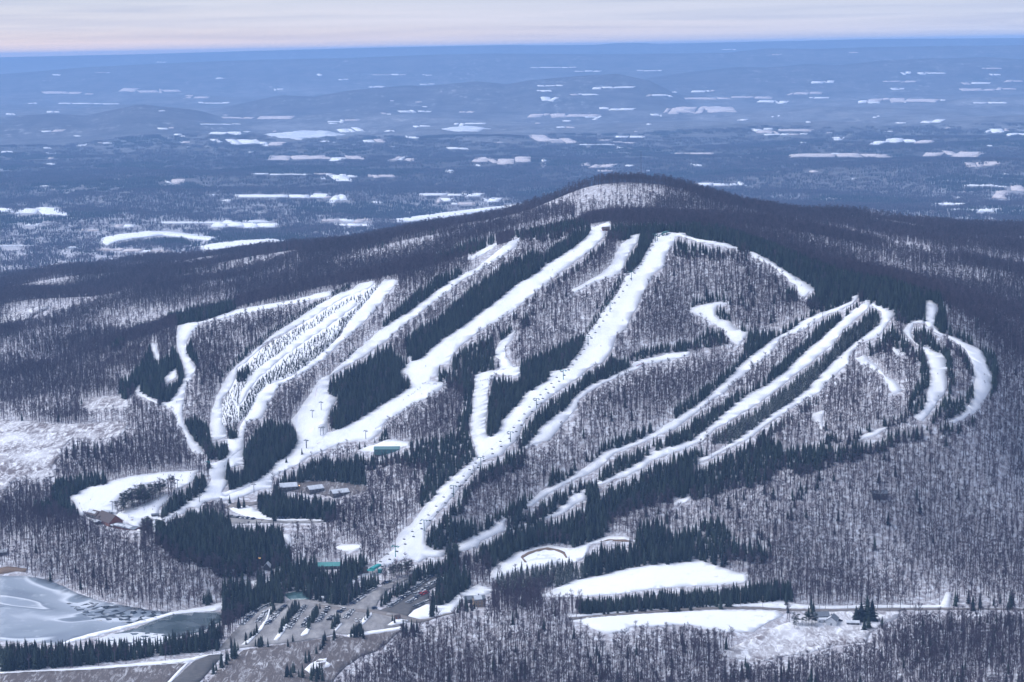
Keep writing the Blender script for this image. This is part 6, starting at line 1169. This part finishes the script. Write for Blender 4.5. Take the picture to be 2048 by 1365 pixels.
g = G(); g.tube((0, 0, 0), (.1, 0, 1.1), .02, .02, 4); POLEM = g.mesh('ski_pole', ['dark_steel'])
SK = [('G', [(418,622),(303,662),(327,717)], 'low on the beginners slope', 'crouch'), ('G', [(1113,624),(980,679),(963,704),(966,724)], 'coming down beside the pine row', 'crouch'), ('G', [(1055,692),(1072,694),(1050,724)], 'near the dark lift shack', 'stand'),
      ('G', [(810,782),(806,802),(820,806),(835,807),(850,807),(833,832),(843,834),(850,830)], 'standing in the group in front of the lodge', 'stand'), ('G', [(1162,367),(1348,377),(1357,427),(1440,352),(1440,387),(1340,392),(1277,367)], 'at the top of the beginners slope', 'stand'), ('G', [(1787,282)], 'below the teal lift tower', 'crouch'),
      ('B', [(480,1022),(486,1024),(493,1021),(500,1018),(505,1023),(512,1024),(518,1021),(526,1024),(550,1026),(556,1024),(563,1026)], 'in the crowd on the knoll of the widest run', 'stand'), ('B', [(470,1047),(455,1057),(438,1072),(428,1080),(417,1085),(403,1094),(397,1092),(478,1082),(373,1117)], 'in the file skiing down from the knoll', 'crouch'),
      ('B', [(823,1005),(832,1005),(842,1002),(849,1000),(855,1000),(864,999)], 'in line at the top of the side run', 'stand'), ('B', [(835,1032)], 'starting down the short side run', 'crouch'), ('B', [(1369,249)], 'high on the widest run below the hut', 'crouch'), ('B', [(1243,355)], 'on the widest run beside the long spruce belt', 'crouch'), ('B', [(502,920)], 'alone where the widest run fans out', 'crouch'), ('B', [(1655,652)], 'right of the chairlift halfway up', 'crouch'), ('B', [(1527,802)], 'right of the chairlift on the lower half', 'crouch'), ('B', [(210,1285)], 'low on the widest run', 'crouch'),
      ('C', [(712,414),(745,447)], 'on the run below the dark right crest', 'crouch'), ('C', [(980,872)], 'on the rightmost parallel run', 'crouch'), ('C', [(1543,965)], 'on the inner bow-shaped run, upper', 'crouch'), ('C', [(1547,1097)], 'on the inner bow-shaped run, lower', 'crouch'), ('C', [(1820,1017)], 'on the outermost right run', 'crouch'), ('C', [(220,1086)], 'on the leftmost parallel run', 'crouch'),
      ('A', [(1040,632)], 'at the top of the winding left run', 'crouch'), ('A', [(1058,747),(1078,710)], 'midway down the winding left run', 'crouch'), ('A', [(1082,847),(1035,1042)], 'low on the winding left run', 'crouch'), ('E', [(862,502),(830,527)], 'on the lower run where the trails join', 'crouch'),
      ('S', [(265,890),(275,895),(310,930),(240,900)], 'at the summit hut', 'stand'), ('S', [(1020,975),(1045,1000),(1115,1045),(1170,990)], 'at the upper lift station', 'stand')]
pr = random.Random(9)
for wn, lst, lab, pose in SK:
    for i, (x, y) in enumerate(sorted(lst)):
        c = pr.choice(list(CLOTH)); e = link('person', PERS[pose, c], None, pt(wn, x, y, 3100) + Vector((0, 0, 0.55)), pr.uniform(-2.4, -0.6) if pose == 'crouch' else pr.uniform(0, 6.28), 1.12)
        tag(e, f'person in {c} jacket {lab}' if len(lst) == 1 else f'person in {c} jacket, {nth(i + 1)} {lab}', 'person', 'skiers')
        for s in (-1, 1): link('ski', SKI, e, (0.05, .14*s, -0.03)); link('ski_pole', POLEM, e, (0.3, .34*s, 0.0))

# ------------------------------------------------------------------ the air: even haze over the whole country
hz = G(); hz.box(-80000, 80000, -600, 46500, float(gz.min()) - 1.0, float(gz.max()) + 16)
hm = bpy.data.materials.new('haze'); hm.use_nodes = True; ht = hm.node_tree; ht.nodes.clear()
pv = ht.nodes.new('ShaderNodeVolumePrincipled'); pv.inputs['Color'].default_value = (0.32, 0.57, 1.0, 1); pv.inputs['Density'].default_value = 4.1e-5; pv.inputs['Anisotropy'].default_value = 0.0
ho = ht.nodes.new('ShaderNodeOutputMaterial'); ht.links.new(pv.outputs[0], ho.inputs['Volume'])
M['haze'] = hm; haze = link('haze', hz.mesh('haze', ['haze'])); tag(haze, 'thin blue winter haze over hill and plain', 'haze', kind='stuff')
